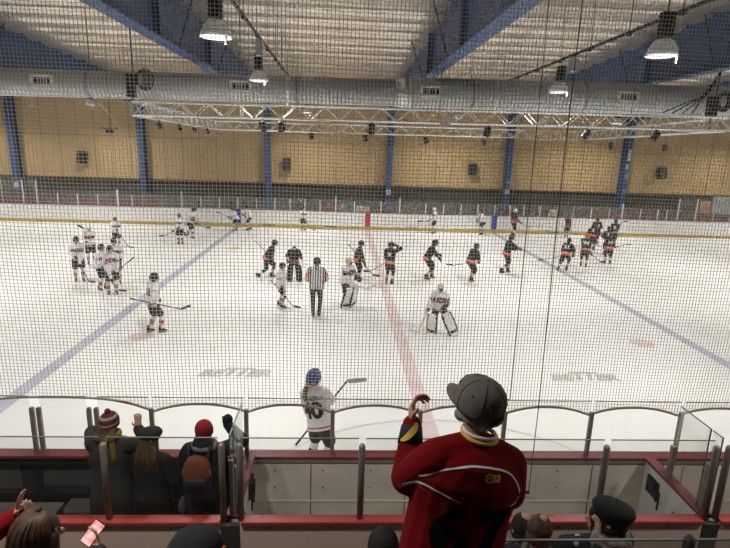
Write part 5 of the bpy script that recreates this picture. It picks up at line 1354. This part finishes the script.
wt = MB(); wt.tube([j.HL - d.normalized() * .012, j.HL + d.normalized() * .016], .037, 14); w_ = wt.build('watch_strap', M['black'], man, True)
MB().ell(j.HL + V((.024, -.030, .0)), (.019, .012, .019), None, 10, 6).build('watch_face', M['steel'], w_, True)
# hair, beard, cap, glasses
mb = MB(); H = j.Hm
for k in range(16):
    a = R(-200 + 220 * k / 15); mb.ell(hl(j, .074 * math.cos(a), -.015 + .094 * math.sin(a), -.045), (.018, .02, .03), H, 8, 6)
mb.ell(hl(j, 0, -.05, -.05), (.074, .062, .055), H); mb.ell(hl(j, 0, -.065, -.095), (.056, .035, .04), H); fuse(mb, 'hair', M['hairg'], man, .008, 2)
mb = MB(); mb.ell(hl(j, 0, .06, -.10), (.042, .040, .034), H); mb.ell(hl(j, .04, .045, -.075), (.026, .04, .036), H); mb.ell(hl(j, -.04, .045, -.075), (.026, .04, .036), H); mb.ell(hl(j, 0, .093, -.05), (.032, .014, .01), H)
fuse(mb, 'beard', M['hairg'], man, .008, 2)
for s in (-1, 1): MB().ell(hl(j, s * .031, .084, .012), (.013, .010, .010), H, 10, 8).build('eye', M['eye'], man, True)
cp = MB(); X = V((1, 0, 0)); Y = V((0, 1, 0))
cp.rings([((0, -.008, z), X * a, Y * b_) for z, a, b_ in ((-.028, .097, .119), (.0, .100, .122), (.035, .103, .126), (.072, .101, .124), (.103, .089, .109), (.126, .067, .083), (.140, .036, .044), (.145, .008, .01))], 32)
cap = put(cp.build('cap', M['capgrey'], man, True), headm(j) @ Matrix.Rotation(R(3), 4, 'X') @ Matrix.Translation((0, -.004, .006)) @ Matrix.Scale(1.07, 4))
br = MB(); vs = []; nb2 = 17
for k in range(nb2):
    a = R(200 - 220 * k / (nb2 - 1)) if 0 else R(8 + 164 * k / (nb2 - 1)); cx_, sx_ = math.cos(a), math.sin(a)
    for z_ in (0, -.006):
        vs.append((.096 * cx_, -.008 + .118 * sx_, .0 + z_)); vs.append((.084 * cx_, .015 + .116 * sx_ + .042 * sx_ ** .7, .006 - .024 * cx_ * cx_ + z_))
fs = []
for k in range(nb2 - 1):
    o_ = 4 * k; n_ = 4 * k + 4; fs += [(o_, o_ + 1, n_ + 1, n_), (o_ + 2, n_ + 2, n_ + 3, o_ + 3), (o_ + 1, o_ + 3, n_ + 3, n_ + 1)]
br.add(vs, fs); br.build('brim', M['capgrey'], cap, True)
MB().ell((0, -.008, .146), (.008, .008, .004), None, 10, 6).build('button', M['capgrey'], cap, True)
sm = MB()
for k in range(6):
    a = R(30 + 60 * k); sm.tube([(.1035 * math.cos(a) * f_, -.008 + .1265 * math.sin(a) * f_, z) for z, f_ in ((-.026, .945), (.0, .97), (.035, 1.0), (.072, .982), (.103, .865), (.126, .655), (.141, .34))], .0016, 5)
sm.build('seam', M['capdark'], cap)
for k in range(6):
    a = R(60 * k); MB().ell((.097 * math.cos(a), -.008 + .119 * math.sin(a), .088), (.0045, .0045, .0045), None, 8, 6).build('eyelet', M['capdark'], cap, True)
gp = MB(); gp.rings([((0, -.008 - .1185 - (z + .028) * .05, z), X * w2, Y * .007) for z, w2 in ((-.012, .040), (.004, .041), (.018, .034), (.028, .018), (.032, .004))], 16); gp.build('adjuster_gap', M['capdark'], cap, True)
ad = MB(); ad.tube([(.100 * math.sin(R(q)), -.008 - .1235 * math.cos(R(q)), -.018) for q in range(-32, 33, 8)], (.004, .011) and .009, 6); ad.build('adjuster_strap', M['capgrey'], cap, True)
g_ = MB()
for s in (-1, 1):
    g_.tube([hl(j, s * .033 + .024 * math.cos(a * math.pi / 8), .106 - .012 * abs(math.cos(a * math.pi / 8)), .008 + .019 * math.sin(a * math.pi / 8)) for a in range(17)], .0022, 6)
    g_.tube([hl(j, s * .058, .096, .012), hl(j, s * .079, .04, .010), hl(j, s * .084, -.03, .002)], .0022, 6)
g_.tube([hl(j, -.010, .108, .012), hl(j, .010, .108, .012)], .0022, 6)
gg = g_.build('glasses', M['blackmetal'], man, True)
for s in (-1, 1): MB().ell(hl(j, s * .033, .104, .008), (.023, .0015, .018), H, 14, 6).build('lens', M['lensg'], gg, True)

# ================================================================== CAMERA, WORLD, FINISH
w_ = bpy.data.worlds.new('World'); SC.world = w_; w_.use_nodes = True
w_.node_tree.nodes['Background'].inputs['Color'].default_value = (.5, .55, .6, 1); w_.node_tree.nodes['Background'].inputs['Strength'].default_value = .02
cam = bpy.data.cameras.new('Camera'); cam.sensor_width = 36; cam.lens = 529.03 / 730 * 36; cam.clip_start = .05
co = bpy.data.objects.new('Camera', cam); COL.objects.link(co); SC.camera = co
th, yw, ro = .232665, .0501357, .0323797
fw = V((math.sin(yw) * math.cos(th), math.cos(yw) * math.cos(th), -math.sin(th))); r_ = V((math.cos(yw), -math.sin(yw), 0)); u_ = r_.cross(fw)
r2 = r_ * math.cos(ro) + u_ * math.sin(ro); u2 = -r_ * math.sin(ro) + u_ * math.cos(ro)
mm = Matrix((r2, u2, -fw)).transposed().to_4x4(); mm.translation = (-1.6469, -5.9986, 4.8008); co.matrix_world = mm
for o in PENDING: COL.objects.link(o)
SC.view_settings.view_transform = 'Standard'; SC.view_settings.look = 'None'; SC.view_settings.gamma = 1; SC.view_settings.exposure = EXPOSURE
SC.view_settings.use_curve_mapping = False
SC.cycles.max_bounces = 10; SC.cycles.diffuse_bounces = 5; SC.cycles.glossy_bounces = 3; SC.cycles.transparent_max_bounces = 24; SC.cycles.transmission_bounces = 4
SC.cycles.caustics_reflective = False; SC.cycles.caustics_refractive = False; SC.cycles.sample_clamp_indirect = 6
SC.cycles.use_denoising = True
